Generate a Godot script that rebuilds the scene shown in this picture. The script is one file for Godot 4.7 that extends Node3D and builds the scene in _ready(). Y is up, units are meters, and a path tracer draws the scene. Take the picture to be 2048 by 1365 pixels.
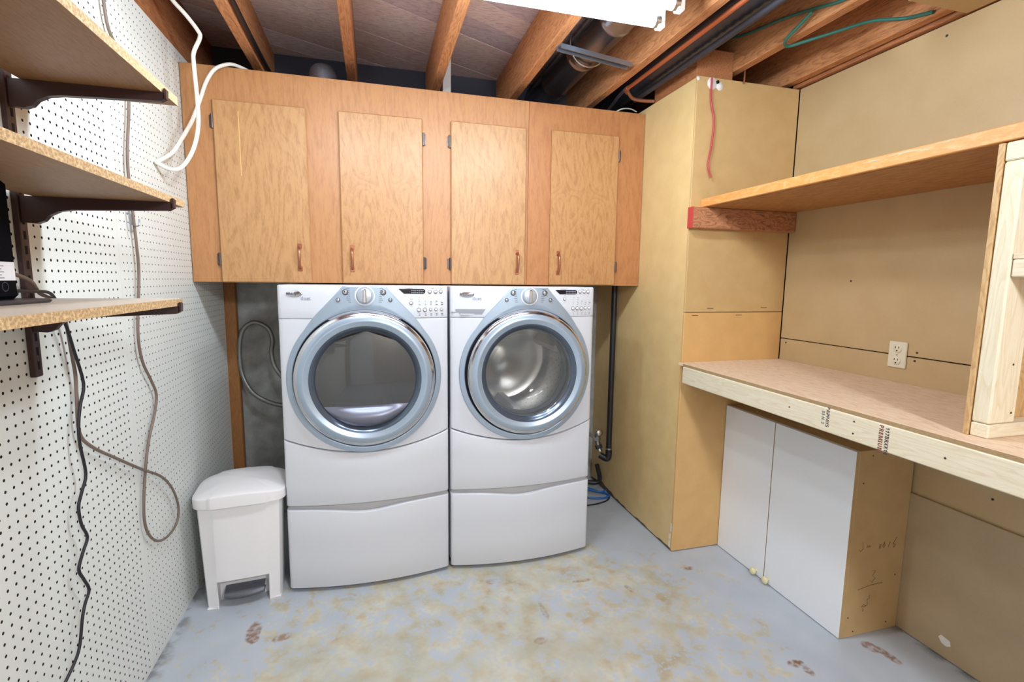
extends Node3D

const CAM := Vector3(0.0, 1.3074, 0.0)
const XL := -0.746      # face of the pegboard
const XR := 1.914       # face of the right wall
const ZP := -1.964      # face of the boxed corner
const XP := 1.365       # left face of the boxed corner
const ZB := -2.9        # concrete back wall
const ZF := 1.7         # wall behind the camera
const JY := 2.24        # underside of the joists

var mats := {}
var texs := {}


# ---------------------------------------------------------------- mesh helper
class M:
	var v := PackedVector3Array()
	var n := PackedVector3Array()
	var uv := PackedVector2Array()

	func tri(a: Vector3, b: Vector3, c: Vector3) -> void:
		var k := (b - a).cross(c - a)
		if k.length_squared() < 1e-20:
			return
		k = k.normalized()
		v.append(a); v.append(c); v.append(b)
		n.append(k); n.append(k); n.append(k)

	func quad(a: Vector3, b: Vector3, c: Vector3, d: Vector3) -> void:
		tri(a, b, c)
		tri(a, c, d)

	func box(lo: Vector3, hi: Vector3, b := 0.0) -> M:
		b = minf(b, minf(hi.x - lo.x, minf(hi.y - lo.y, hi.z - lo.z)) * 0.45)
		for ax in 3:
			var i := (ax + 1) % 3
			var j := (ax + 2) % 3
			for s in [-1, 1]:
				var p := []
				for q in [[-1, -1], [1, -1], [1, 1], [-1, 1]]:
					var w := Vector3()
					w[ax] = hi[ax] if s > 0 else lo[ax]
					w[i] = hi[i] - b if q[0] > 0 else lo[i] + b
					w[j] = hi[j] - b if q[1] > 0 else lo[j] + b
					p.append(w)
				if s > 0: quad(p[0], p[1], p[2], p[3])
				else: quad(p[3], p[2], p[1], p[0])
		if b > 0.0:
			for ax in 3:
				var i := (ax + 1) % 3
				var j := (ax + 2) % 3
				for si in [-1, 1]:
					for sj in [-1, 1]:
						var p := []
						for q in [[0, 0], [1, 0], [1, 1], [0, 1]]:
							var w := Vector3()
							w[ax] = hi[ax] - b if q[0] else lo[ax] + b
							var ci: float = hi[i] if si > 0 else lo[i]
							var cj: float = hi[j] if sj > 0 else lo[j]
							w[i] = ci if q[1] else ci - b * si
							w[j] = cj - b * sj if q[1] else cj
							p.append(w)
						var out := Vector3(); out[i] = si; out[j] = sj
						if ((p[1] - p[0]) as Vector3).cross(p[2] - p[0]).dot(out) > 0: quad(p[0], p[1], p[2], p[3])
						else: quad(p[3], p[2], p[1], p[0])
			for sx in [-1, 1]:
				for sy in [-1, 1]:
					for sz in [-1, 1]:
						var s := Vector3(sx, sy, sz)
						var c := Vector3(hi.x if sx > 0 else lo.x, hi.y if sy > 0 else lo.y, hi.z if sz > 0 else lo.z)
						var a := c - Vector3(0, b * sy, b * sz)
						var d := c - Vector3(b * sx, 0, b * sz)
						var e := c - Vector3(b * sx, b * sy, 0)
						if (d - a).cross(e - a).dot(s) > 0: tri(a, d, e)
						else: tri(a, e, d)
		return self

	# rows of points; faces are outward when (col step) x (row step) points out
	func grid(P: Array, wrap := false, flip := false, crease := 0.6) -> M:
		var R := P.size()
		var C: int = P[0].size()
		var CC := C if wrap else C - 1
		var fn := []
		for r in R - 1:
			var row := PackedVector3Array()
			for c in CC:
				var a: Vector3 = P[r][c]
				var b: Vector3 = P[r][(c + 1) % C]
				var d: Vector3 = P[r + 1][c]
				var e: Vector3 = P[r + 1][(c + 1) % C]
				var k := (e - a).cross(d - b)
				k = k.normalized() if k.length_squared() > 1e-22 else Vector3.ZERO
				row.append(-k if flip else k)
			fn.append(row)
		for r in R - 1:
			for c in CC:
				var f: Vector3 = fn[r][c]
				if f == Vector3.ZERO:
					continue
				var q := []
				var nn := []
				for o in [[0, 0], [0, 1], [1, 1], [1, 0]]:
					var rr: int = r + o[0]
					var c2: int = c + o[1]
					q.append(P[rr][c2 % C])
					var s := Vector3.ZERO
					for dr in [-1, 0]:
						var r3: int = rr + dr
						if r3 < 0 or r3 >= R - 1: continue
						for dc in [-1, 0]:
							var c3: int = c2 + dc
							if wrap: c3 = (c3 + CC) % CC
							elif c3 < 0 or c3 >= CC: continue
							var g: Vector3 = fn[r3][c3]
							if g.dot(f) > crease: s += g
					nn.append(s.normalized() if s.length_squared() > 1e-12 else f)
				for t in [[0, 1, 2], [0, 2, 3]]:
					var x := [t[0], t[2], t[1]]
					if flip: x = [t[0], t[1], t[2]]
					for k in x:
						v.append(q[k]); n.append(nn[k])
		return self

	func tube(path: Array, rad: float, seg := 8, caps := true) -> M:
		var rows := []
		var up := Vector3(0.123, 0.97, 0.21).normalized()
		var N := path.size()
		for i in N:
			var t: Vector3 = (path[mini(i + 1, N - 1)] - path[maxi(i - 1, 0)]).normalized()
			var sd := up.cross(t)
			if sd.length() < 0.05: sd = Vector3(1, 0, 0.3).cross(t)
			sd = sd.normalized()
			up = t.cross(sd).normalized()
			var row := []
			for k in seg:
				var a := TAU * k / seg
				row.append(path[i] + (sd * cos(a) + up * sin(a)) * rad)
			rows.append(row)
		grid(rows, true, false)
		if caps:
			for e in 2:
				var row: Array = rows[0] if e == 0 else rows[N - 1]
				var mid: Vector3 = path[0] if e == 0 else path[N - 1]
				for k in seg:
					if e == 0: tri(mid, row[(k + 1) % seg], row[k])
					else: tri(mid, row[k], row[(k + 1) % seg])
		return self

	# profile of (radius, height) turned about +z of xf
	func lathe(prof: Array, xf: Transform3D, seg := 32, crease := 0.6) -> M:
		var rows := []
		for p in prof:
			var row := []
			for k in seg:
				var a := TAU * k / seg
				row.append(xf * Vector3(p.x * cos(a), p.x * sin(a), p.y))
			rows.append(row)
		return grid(rows, true, false, crease)

	func prism(poly: PackedVector2Array, xf: Transform3D, depth: float) -> M:
		if Geometry2D.is_polygon_clockwise(poly):
			poly = poly.duplicate(); poly.reverse()
		var ix := Geometry2D.triangulate_polygon(poly)
		for i in range(0, ix.size(), 3):
			var a := poly[ix[i]]
			var b := poly[ix[i + 1]]
			var c := poly[ix[i + 2]]
			if (b - a).cross(c - a) < 0:
				var t := b; b = c; c = t
			tri(xf * Vector3(a.x, a.y, depth), xf * Vector3(b.x, b.y, depth), xf * Vector3(c.x, c.y, depth))
			tri(xf * Vector3(a.x, a.y, 0), xf * Vector3(c.x, c.y, 0), xf * Vector3(b.x, b.y, 0))
		for i in poly.size():
			var a := poly[i]
			var b := poly[(i + 1) % poly.size()]
			quad(xf * Vector3(a.x, a.y, 0), xf * Vector3(b.x, b.y, 0), xf * Vector3(b.x, b.y, depth), xf * Vector3(a.x, a.y, depth))
		return self

	func mesh() -> ArrayMesh:
		var arr := []
		arr.resize(Mesh.ARRAY_MAX)
		arr[Mesh.ARRAY_VERTEX] = v
		arr[Mesh.ARRAY_NORMAL] = n
		if uv.size() == v.size() and uv.size() > 0:
			arr[Mesh.ARRAY_TEX_UV] = uv
		var am := ArrayMesh.new()
		am.add_surface_from_arrays(Mesh.PRIMITIVE_TRIANGLES, arr)
		return am


func smooth(path: Array, per := 5) -> Array:
	var out := []
	var N := path.size()
	for i in N - 1:
		for k in per:
			var t := float(k) / per
			out.append((path[i] as Vector3).cubic_interpolate(path[i + 1], path[maxi(i - 1, 0)], path[mini(i + 2, N - 1)], t))
	out.append(path[N - 1])
	return out


func bx(lo: Vector3, hi: Vector3, b := 0.0) -> M:
	return M.new().box(lo, hi, b)


# ---------------------------------------------------------------- scene tree helpers
func thing(called: String, label: String, category: String, base: Vector3, group := "") -> Node3D:
	var o := Node3D.new()
	o.name = called
	add_child(o, true)
	o.position = base
	o.set_meta("label", label)
	o.set_meta("category", category)
	if group: o.set_meta("group", group)
	return o


# a mesh authored in world coordinates, hung under its thing or part
func part(called: String, m, material: Material, parent: Node3D, label := "") -> MeshInstance3D:
	var o := MeshInstance3D.new()
	o.name = called
	o.mesh = m.mesh() if m is M else m
	o.material_override = material
	parent.add_child(o, true)
	var p: Node = parent
	var off := Vector3.ZERO
	while p is Node3D and p != self:
		off += (p as Node3D).position
		p = p.get_parent()
	o.position = -off
	if label: o.set_meta("label", label)
	return o


# the same, authored in the thing's own axes
func lpart(called: String, m: M, material: Material, parent: Node3D) -> MeshInstance3D:
	var o := MeshInstance3D.new()
	o.name = called
	o.mesh = m.mesh()
	o.material_override = material
	parent.add_child(o, true)
	return o


func single(called: String, m: M, material: Material, label: String, category: String, group := "") -> MeshInstance3D:
	var o := MeshInstance3D.new()
	o.name = called
	o.mesh = m.mesh()
	o.material_override = material
	add_child(o, true)
	o.set_meta("label", label)
	o.set_meta("category", category)
	if group: o.set_meta("group", group)
	return o


func struct(called: String, m: M, material: Material, label: String, category: String) -> MeshInstance3D:
	var o := single(called, m, material, label, category)
	o.set_meta("kind", "structure")
	return o


func words(called: String, text: String, height: float, at: Vector3, basis: Basis, material: Material, parent: Node3D, serif := true, depth := 0.0006) -> MeshInstance3D:
	var t := TextMesh.new()
	var f := SystemFont.new()
	f.font_names = PackedStringArray(["Droid Serif" if serif else "Droid Sans"])
	f.font_weight = 700
	t.font = f
	t.text = text
	t.font_size = 32
	t.pixel_size = height / 24.0
	t.depth = depth
	var o := part(called, t, material, parent)
	o.transform = Transform3D(basis, at + o.position)
	return o


# ---------------------------------------------------------------- materials
func plain(key: String, c: Color, rough := 0.6, metal := 0.0) -> StandardMaterial3D:
	if mats.has(key): return mats[key]
	var m := StandardMaterial3D.new()
	m.resource_name = key
	m.albedo_color = c
	m.roughness = rough
	m.metallic = metal
	mats[key] = m
	return m


func noise_bytes(size: int, sd: int, freq: float, oct: int, type := FastNoiseLite.TYPE_SIMPLEX_SMOOTH) -> PackedByteArray:
	var n := FastNoiseLite.new()
	n.seed = sd
	n.noise_type = type
	n.frequency = freq
	n.fractal_octaves = oct
	if oct == 1: n.fractal_type = FastNoiseLite.FRACTAL_NONE
	return n.get_seamless_image(size, size).get_data()


# wood: growth-ring bands from a slow noise, streaks and pores from fast ones; isotropic here, stretched along the grain by the material's scale
func wood_tex(sd: int, base: Color, dark: Color, bands: float, band_amt: float, streak: float, slow := 0.004, size := 512) -> ImageTexture:
	var a := noise_bytes(size, sd, slow, 2)
	var b := noise_bytes(size, sd + 1, 0.035, 3)
	var c := noise_bytes(size, sd + 2, 0.15, 2)
	var out := PackedByteArray()
	out.resize(size * size * 3)
	for i in size * size:
		var s := a[i] / 255.0
		var w := fposmod(s * bands, 1.0)
		w = w * w if w < 0.9 else (1.0 - w) * 8.0
		var k := clampf(w * band_amt + (b[i] / 255.0 - 0.45) * streak + (c[i] / 255.0 - 0.5) * streak * 0.7, 0.0, 1.0)
		out[i * 3] = int(255.0 * lerpf(base.r, dark.r, k))
		out[i * 3 + 1] = int(255.0 * lerpf(base.g, dark.g, k))
		out[i * 3 + 2] = int(255.0 * lerpf(base.b, dark.b, k))
	var im := Image.create_from_data(size, size, false, Image.FORMAT_RGB8, out)
	im.generate_mipmaps()
	return ImageTexture.create_from_image(im)


func mottle_tex(sd: int, c0: Color, c1: Color, freq: float, fine: float, cell := false, size := 512) -> ImageTexture:
	var a := noise_bytes(size, sd, freq, 4, FastNoiseLite.TYPE_CELLULAR if cell else FastNoiseLite.TYPE_SIMPLEX_SMOOTH)
	var b := noise_bytes(size, sd + 9, 0.22, 2)
	var out := PackedByteArray()
	out.resize(size * size * 3)
	for i in size * size:
		var k := clampf(a[i] / 255.0 + (b[i] / 255.0 - 0.5) * fine, 0.0, 1.0)
		out[i * 3] = int(255.0 * lerpf(c0.r, c1.r, k))
		out[i * 3 + 1] = int(255.0 * lerpf(c0.g, c1.g, k))
		out[i * 3 + 2] = int(255.0 * lerpf(c0.b, c1.b, k))
	var im := Image.create_from_data(size, size, false, Image.FORMAT_RGB8, out)
	im.generate_mipmaps()
	return ImageTexture.create_from_image(im)


func surf(key: String, tex: Texture2D, scale: Vector3, rough := 0.6, tint := Color.WHITE, offset := Vector3.ZERO) -> StandardMaterial3D:
	var m := StandardMaterial3D.new()
	m.resource_name = key
	m.albedo_texture = tex
	m.albedo_color = tint
	m.uv1_triplanar = true
	m.uv1_world_triplanar = true
	m.uv1_triplanar_sharpness = 8.0
	m.uv1_scale = scale
	m.uv1_offset = offset
	m.roughness = rough
	mats[key] = m
	return m


# scale vector for a wood grain along an axis: about a texture per "across" metres, stretched "long" times along the grain
func grain(axis: int, across: float, stretch: float) -> Vector3:
	var s := Vector3.ONE / across
	s[axis] /= stretch
	return s


func c8(r: int, g: int, b: int) -> Color:
	return Color8(r, g, b)


func floor_tex() -> ImageTexture:
	# 2.9 m x 4.8 m of floor at about 2.7 mm per pixel, from (-0.85, -3.05)
	var W := 1080
	var H := 1780
	var S := 1024
	var a := noise_bytes(S, 71, 0.006, 4)
	var b := noise_bytes(S, 72, 0.03, 4)
	var c := noise_bytes(S, 73, 0.10, 3)
	var d := noise_bytes(S, 74, 0.012, 3)
	var spots := [[-0.463, -1.868, 0.03, 0.06, 0.75], [-0.455, -1.83, 0.022, 0.02, 0.6], [-0.361, -1.815, 0.045, 0.022, 0.6], [1.375, -1.235, 0.03, 0.02, 0.95], [1.392, -1.2, 0.016, 0.04, 0.7], [1.71, -1.235, 0.03, 0.03, 0.6], [1.725, -1.185, 0.02, 0.05, 0.75], [1.358, -1.826, 0.03, 0.018, 0.8], [1.6, -1.06, 0.04, 0.03, 0.8], [0.62, -1.72, 0.014, 0.06, 0.3], [0.85, -1.86, 0.05, 0.012, 0.45], [0.45, -1.95, 0.02, 0.02, 0.35], [1.02, -1.75, 0.015, 0.04, 0.4], [0.55, -1.56, 0.03, 0.02, 0.4]]
	var out := PackedByteArray()
	out.resize(W * H * 3)
	for y in H:
		var z := -3.05 + 4.8 * y / H
		for x in W:
			var X := -0.85 + 2.9 * x / W
			var i := (y % S) * S + (x % S)
			var na := a[i] / 255.0
			var nb := b[i] / 255.0
			var nc := c[i] / 255.0
			var nd := d[i] / 255.0
			# painted floor
			var r := 0.715 + (nd - 0.5) * 0.05
			var g := 0.737 + (nd - 0.5) * 0.045
			var bl := 0.768 + (nd - 0.5) * 0.04
			# worn patch down to the concrete
			var ex := (X - 0.37) / 0.93
			var ez := (z + 1.52) / 0.66
			var m := 1.0 - (ex * ex + ez * ez)
			var worn := minf(m, 0.42) * 0.8 + (na - 0.5) * 0.9 + (nb - 0.5) * 1.15 + (nc - 0.5) * 1.1
			var k := smoothstep(-0.05, 0.2, worn - 0.06)
			if k > 0.0:
				var t := clampf(0.5 + (nd - 0.5) * 1.5 + (nc - 0.5) * 0.5, 0.0, 1.0)
				var br := clampf((nb - 0.52) * 3.0, 0.0, 1.0)
				r = lerpf(r, lerpf(0.70, 0.80, t) - br * 0.01, k * 0.88)
				g = lerpf(g, lerpf(0.685, 0.785, t) - br * 0.05, k * 0.88)
				bl = lerpf(bl, lerpf(0.612, 0.72, t) - br * 0.10, k * 0.88)
			if z > -2.2 and z < -0.9:
				# faint brown rings left by a tub
				for q in [[0.78, -1.62, 0.34], [0.62, -1.78, 0.22], [0.25, -1.5, 0.5]]:
					var dd := absf(Vector2(X - q[0], (z - q[1])).length() - q[2] - (na - 0.5) * 0.06)
					if dd < 0.03:
						var w := (1.0 - dd / 0.03) * clampf(nb * 2.0 - 0.7, 0.0, 1.0) * 0.45 * k
						r -= 0.06 * w; g -= 0.15 * w; bl -= 0.22 * w
				for q in spots:
					var sx: float = (X - q[0]) / q[2]
					var sz: float = (z - q[1]) / q[3]
					var e := sx * sx + sz * sz + (nb - 0.5) * 1.6
					if e < 1.0:
						var w: float = clampf((1.0 - e) * 2.0, 0.0, 1.0) * q[4] * clampf(nc * 2.2 - 0.45, 0.25, 1.0)
						r = lerpf(r, 0.50, w); g = lerpf(g, 0.34, w); bl = lerpf(bl, 0.25, w)
			# grime where the floor meets the walls
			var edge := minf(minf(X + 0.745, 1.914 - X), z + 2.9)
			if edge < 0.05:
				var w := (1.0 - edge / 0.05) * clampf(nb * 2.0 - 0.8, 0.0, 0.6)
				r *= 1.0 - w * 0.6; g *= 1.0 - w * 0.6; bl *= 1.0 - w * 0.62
			var o := (y * W + x) * 3
			out[o] = int(clampf(r, 0.0, 1.0) * 255.0)
			out[o + 1] = int(clampf(g, 0.0, 1.0) * 255.0)
			out[o + 2] = int(clampf(bl, 0.0, 1.0) * 255.0)
	var im := Image.create_from_data(W, H, false, Image.FORMAT_RGB8, out)
	im.generate_mipmaps()
	return ImageTexture.create_from_image(im)


func build_materials() -> void:
	plain("white_enamel", c8(213, 214, 220), 0.3)
	plain("white_plastic", c8(236, 233, 234), 0.45)
	plain("blue_silver", c8(170, 186, 203), 0.32, 0.5)
	plain("blue_silver_dark", c8(92, 102, 116), 0.22, 0.5)
	plain("chrome", c8(215, 216, 222), 0.14, 1.0)
	plain("steel", c8(190, 188, 184), 0.28, 1.0)
	plain("galvanised", c8(150, 157, 170), 0.36, 0.85)
	plain("duct_metal", c8(146, 146, 152), 0.27, 0.95)
	plain("rubber", c8(28, 29, 32), 0.6)
	plain("gasket_grey", c8(82, 84, 88), 0.5)
	plain("dark_interior", c8(46, 45, 46), 0.6)
	plain("display_black", c8(28, 26, 34), 0.15)
	plain("print_grey", c8(92, 92, 104), 0.6)
	plain("print_light", c8(150, 156, 170), 0.6)
	plain("black_plastic", c8(12, 12, 18), 0.75).metallic_specular = 0.15
	plain("base_black", c8(38, 42, 52), 0.3)
	plain("label_white", c8(232, 232, 236), 0.5)
	plain("white_cord", c8(238, 233, 222), 0.45)
	plain("brown_cord", c8(118, 100, 88), 0.5)
	plain("black_cord", c8(26, 24, 28), 0.45)
	plain("green_cord", c8(48, 112, 98), 0.5)
	plain("red_wire", c8(188, 52, 66), 0.45)
	plain("brown_wire", c8(128, 80, 56), 0.5)
	plain("blue_cord", c8(32, 98, 172), 0.4)
	plain("copper", c8(196, 116, 78), 0.38, 0.8)
	plain("old_copper", c8(150, 100, 74), 0.45, 0.6)
	plain("handle_copper", c8(176, 118, 92), 0.3, 0.9)
	plain("iron_pipe", c8(62, 62, 70), 0.5, 0.4)
	plain("black_pipe", c8(34, 32, 34), 0.4)
	plain("hinge_metal", c8(92, 84, 84), 0.35, 0.8)
	plain("bracket_brown", c8(58, 34, 32), 0.45)
	plain("slot_dark", c8(14, 10, 12), 0.9)
	plain("nail_dark", c8(52, 42, 36), 0.7)
	plain("outlet_ivory", c8(226, 218, 194), 0.4)
	plain("knob_yellow", c8(226, 216, 170), 0.45)
	plain("pencil", c8(92, 78, 54), 0.8)
	plain("stamp_ink", c8(62, 54, 60), 0.8)
	plain("stamp_red", c8(120, 66, 60), 0.8)
	plain("red_paint", c8(184, 62, 58), 0.6)
	plain("plaster", c8(226, 220, 214), 0.8)
	plain("pegboard_white", c8(227, 229, 224), 0.5)
	plain("behind_board", c8(34, 31, 28), 0.9)
	plain("white_door", c8(236, 234, 232), 0.45)
	plain("rear_wall", c8(214, 204, 184), 0.7)
	plain("pedal_grey", c8(92, 94, 102), 0.32)
	plain("white_post", c8(196, 190, 184), 0.6)
	plain("cabinet_white", c8(236, 237, 240), 0.4)
	# woods
	var fir := wood_tex(11, c8(186, 140, 92), c8(146, 99, 55), 9.0, 0.36, 0.65, 0.003)
	var fir2 := wood_tex(15, c8(182, 128, 80), c8(148, 96, 56), 8.0, 0.3, 0.6, 0.003)
	surf("cabinet_door_wood", fir, grain(1, 0.42, 5.0), 0.42)
	surf("cabinet_door_wood_b", fir, grain(1, 0.38, 4.4), 0.42, Color(0.99, 0.97, 0.95), Vector3(0.37, 0.41, 0.2))
	surf("cabinet_frame_wood", fir2, grain(1, 0.42, 6.0), 0.45)
	surf("cabinet_rail_wood", fir2, grain(1, 0.5, 5.0), 0.45, Color(0.98, 0.94, 0.92), Vector3(0.3, 0.1, 0.2))
	var joist := wood_tex(21, c8(206, 142, 92), c8(134, 80, 48), 7.0, 0.5, 0.8)
	surf("joist_wood", joist, grain(2, 0.16, 9.0), 0.7)
	surf("joist_wood_b", joist, grain(2, 0.13, 10.0), 0.7, Color(0.86, 0.82, 0.8), Vector3(0.4, 0.7, 0.3))
	var plank := wood_tex(31, c8(226, 208, 206), c8(160, 142, 142), 6.0, 0.4, 0.7)
	surf("plank_wood", plank, grain(0, 0.22, 5.0), 0.75)
	surf("plank_wood_b", plank, grain(0, 0.2, 5.0), 0.75, Color(0.84, 0.8, 0.8), Vector3(0.2, 0.5, 0.6))
	surf("plank_wood_c", plank, grain(0, 0.2, 5.0), 0.75, Color(0.93, 0.88, 0.84), Vector3(0.7, 0.2, 0.1))
	var veneer := wood_tex(41, c8(158, 122, 86), c8(122, 88, 58), 3.0, 0.2, 0.9)
	surf("shelf_veneer", veneer, grain(2, 0.09, 9.0), 0.5)
	var veneer2 := wood_tex(43, c8(206, 190, 172), c8(176, 158, 138), 3.0, 0.2, 0.7)
	surf("shelf_veneer_pale", veneer2, grain(2, 0.12, 7.0), 0.5)
	surf("particle_edge", mottle_tex(45, c8(150, 112, 72), c8(234, 206, 160), 0.05, 0.7, true), Vector3.ONE * 6.5, 0.85)
	var pine := wood_tex(51, c8(229, 218, 193), c8(208, 186, 148), 4.0, 0.5, 0.4, 0.004)
	surf("pine_rail", pine, grain(2, 0.12, 9.0), 0.55)
	surf("pine_post", pine, grain(1, 0.12, 9.0), 0.55)
	surf("pine_cross", pine, grain(0, 0.12, 9.0), 0.55)
	var knotty := wood_tex(53, c8(206, 170, 120), c8(158, 112, 66), 9.0, 0.55, 0.4, 0.005)
	surf("knotty_panel", knotty, grain(1, 0.25, 4.0), 0.55)
	var benchply := wood_tex(55, c8(234, 209, 180), c8(202, 158, 128), 7.0, 0.4, 0.75, 0.004)
	surf("bench_ply", benchply, grain(2, 0.25, 5.0), 0.55)
	surf("ply_edge", wood_tex(57, c8(176, 146, 106), c8(104, 80, 52), 4.0, 0.3, 0.9), Vector3(60, 60, 4), 0.7)
	var shelfwood := wood_tex(61, c8(186, 132, 78), c8(116, 70, 36), 6.0, 0.4, 0.95)
	surf("shelf_under", shelfwood, grain(2, 0.16, 10.0), 0.55)
	surf("shelf_edge", wood_tex(63, c8(224, 150, 80), c8(220, 184, 136), 5.0, 0.5, 0.8), grain(2, 0.3, 3.0), 0.5)
	surf("ledger_wood", wood_tex(65, c8(192, 132, 92), c8(112, 68, 46), 8.0, 0.6, 0.7, 0.006), grain(0, 0.3, 3.0), 0.6)
	surf("stud_wood", wood_tex(67, c8(158, 104, 52), c8(112, 68, 32), 5.0, 0.4, 0.7), grain(1, 0.1, 9.0), 0.6)
	# pressed board, concrete
	surf("tan_board", mottle_tex(81, c8(196, 161, 108), c8(205, 170, 117), 0.012, 0.4), Vector3.ONE * 1.6, 0.55)
	surf("tan_board_side", mottle_tex(83, c8(218, 186, 130), c8(228, 198, 142), 0.01, 0.4), Vector3.ONE * 1.3, 0.5)
	surf("tan_board_lower", mottle_tex(85, c8(208, 164, 104), c8(218, 174, 114), 0.01, 0.4), Vector3.ONE * 1.5, 0.5)
	surf("tan_board_pale", mottle_tex(87, c8(187, 159, 116), c8(195, 168, 126), 0.008, 0.35), Vector3.ONE * 1.1, 0.5)
	surf("grey_brown_board", mottle_tex(89, c8(172, 149, 116), c8(182, 158, 124), 0.008, 0.35), Vector3.ONE * 1.2, 0.5)
	surf("tan_side", mottle_tex(93, c8(192, 158, 110), c8(202, 168, 118), 0.012, 0.4), Vector3.ONE * 1.4, 0.55)
	surf("concrete_wall", mottle_tex(91, c8(150, 150, 146), c8(190, 190, 184), 0.015, 0.4), Vector3.ONE * 1.3, 0.9)
	var fm := StandardMaterial3D.new()
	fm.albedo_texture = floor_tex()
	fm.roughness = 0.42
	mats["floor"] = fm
	var gl := plain("door_glass", Color(0.36, 0.36, 0.36, 0.6), 0.03, 0.3)
	gl.transparency = BaseMaterial3D.TRANSPARENCY_ALPHA
	var g2 := plain("bowl_glass", Color(0.55, 0.57, 0.58, 0.14), 0.03)
	g2.transparency = BaseMaterial3D.TRANSPARENCY_ALPHA
	var fx := plain("duct_wrap", c8(40, 43, 52), 0.3)
	fx.clearcoat_enabled = true
	fx.clearcoat = 0.5


# ---------------------------------------------------------------- setting
func build_shell() -> void:
	var m := M.new()
	m.box(Vector3(-0.95, -0.12, -3.05), Vector3(2.1, -0.004, ZF + 0.1))
	var base := struct("floor", m, mats["concrete_wall"], "grey painted concrete basement floor with a worn beige patch", "floor")
	var f := M.new()
	var X0 := -0.85; var X1 := 2.05; var Z0 := -3.05; var Z1 := 1.75
	f.quad(Vector3(X0, 0, Z1), Vector3(X1, 0, Z1), Vector3(X1, 0, Z0), Vector3(X0, 0, Z0))
	for q in f.v:
		f.uv.append(Vector2((q.x - X0) / 2.9, (q.z - Z0) / 4.8))
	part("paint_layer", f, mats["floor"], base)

	# left: framing wall, two perforated hardboard sheets in front
	var wl := struct("wall_left", bx(Vector3(-0.9, 0, -2.87), Vector3(-0.785, 2.47, ZF)), mats["behind_board"], "left basement wall covered with white pegboard sheets", "wall")
	for q in [[-1.7755, 1.5, -0.35, 1.3415, -1.392, 0.0036], [-2.82, -1.7765, -1.7765, 1.3465, -1.7995, 0.0027]]:
		var hw := M.new()
		var pb := part("pegboard_sheet", pegboard(q[0], q[1], q[2], q[3], q[4], q[5], hw), mats["pegboard_white"], wl)
		part("hole_edges", hw, plain("raw_hardboard", c8(50, 38, 30), 0.9), pb, "dark raw edges of the peg holes").set_meta("kind", "stuff")
	var wb := struct("wall_back", bx(Vector3(-0.9, 0, -3.02), Vector3(2.0, 2.47, ZB)), mats["concrete_wall"], "grey concrete back wall behind the two laundry machines", "wall")
	part("rim_shade", bx(Vector3(-0.9, 2.153, ZB), Vector3(2.0, 2.437, ZB + 0.012)), plain("rim_shade_dark", c8(50, 48, 58), 0.8), wb, "dark sheet standing in for the shade above the cabinets")  # thin dark sheet: shade over the upper back wall put into the colour
	part("stud", bx(Vector3(-0.752, 0, -2.865), Vector3(-0.695, 1.9, -2.826), 0.003), mats["stud_wood"], wb)

	# boxed corner
	var wc := struct("wall_corner", bx(Vector3(XP + 0.013, 0, -2.9), Vector3(2.0, 2.18, ZP - 0.013)), mats["behind_board"], "tan boarded corner boxing that stands right of the washer", "wall")
	part("side_panel", bx(Vector3(XP, 0.004, -2.9), Vector3(XP + 0.013, 2.193, ZP - 0.0125), 0.0015), mats["tan_board_side"], wc)
	part("front_panel", bx(Vector3(XP - 0.001, 1.1705, ZP - 0.012), Vector3(XR - 0.004, 2.197, ZP), 0.0015), mats["tan_board"], wc)
	part("front_panel", bx(Vector3(XP - 0.001, 0.004, ZP - 0.012), Vector3(XR - 0.004, 1.168, ZP), 0.0015), mats["tan_board_lower"], wc)
	var st := M.new()
	for q in [[1.50, 1.188], [1.80, 1.190], [1.42, 1.155], [1.66, 1.155]]:
		st.box(Vector3(q[0] - 0.017, q[1] - 0.0012, ZP), Vector3(q[0] + 0.017, q[1] + 0.0012, ZP + 0.0008))
	part("staple", st, mats["nail_dark"], wc)
	var ps := M.new()
	ps.lathe([Vector2(0.0001, 0.006), Vector2(0.016, 0.005), Vector2(0.026, 0.0)], Transform3D(Basis(), Vector3(1.44, 2.172, ZP)), 9)
	ps.lathe([Vector2(0.0001, 0.008), Vector2(0.012, 0.005), Vector2(0.02, 0.0)], Transform3D(Basis(), Vector3(1.478, 2.165, ZP)), 7)
	ps.lathe([Vector2(0.0001, 0.004), Vector2(0.006, 0.003), Vector2(0.009, 0.0)], Transform3D(Basis(), Vector3(1.369, 2.185, ZP)), 7)
	part("plaster_dab", ps, mats["plaster"], wc, "white plaster dab round the wire hole")
	part("wire_hole", M.new().lathe([Vector2(0.007, 0.0), Vector2(0.007, 0.0088), Vector2(0.0001, 0.0088)], Transform3D(Basis(), Vector3(1.463, 2.178, ZP)), 9), mats["slot_dark"], wc)
	# grime creeping up from the floor along the side board
	var gp := PackedVector2Array([Vector2(1.972, 0.0)])
	for k in 60:
		var z := 1.975 + k * 0.0155
		var hgt := 0.007 + 0.004 * sin(k * 0.43) + 0.002 * sin(k * 1.3)
		if k > 34: hgt += (0.022 + 0.006 * sin(k * 0.8)) * sin((k - 34) * 0.12)
		gp.append(Vector2(z, maxf(hgt, 0.004)))
	gp.append(Vector2(2.895, 0.0))
	part("damp_stain", M.new().prism(gp, Transform3D(Basis(Vector3(0, 0, -1), Vector3(0, 1, 0), Vector3(-1, 0, 0)) , Vector3(XP, 0.003, 0)), 0.0005), plain("mould", c8(92, 84, 62), 0.9), wc, "dark damp line along the floor")
	var pf := M.new()
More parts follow.
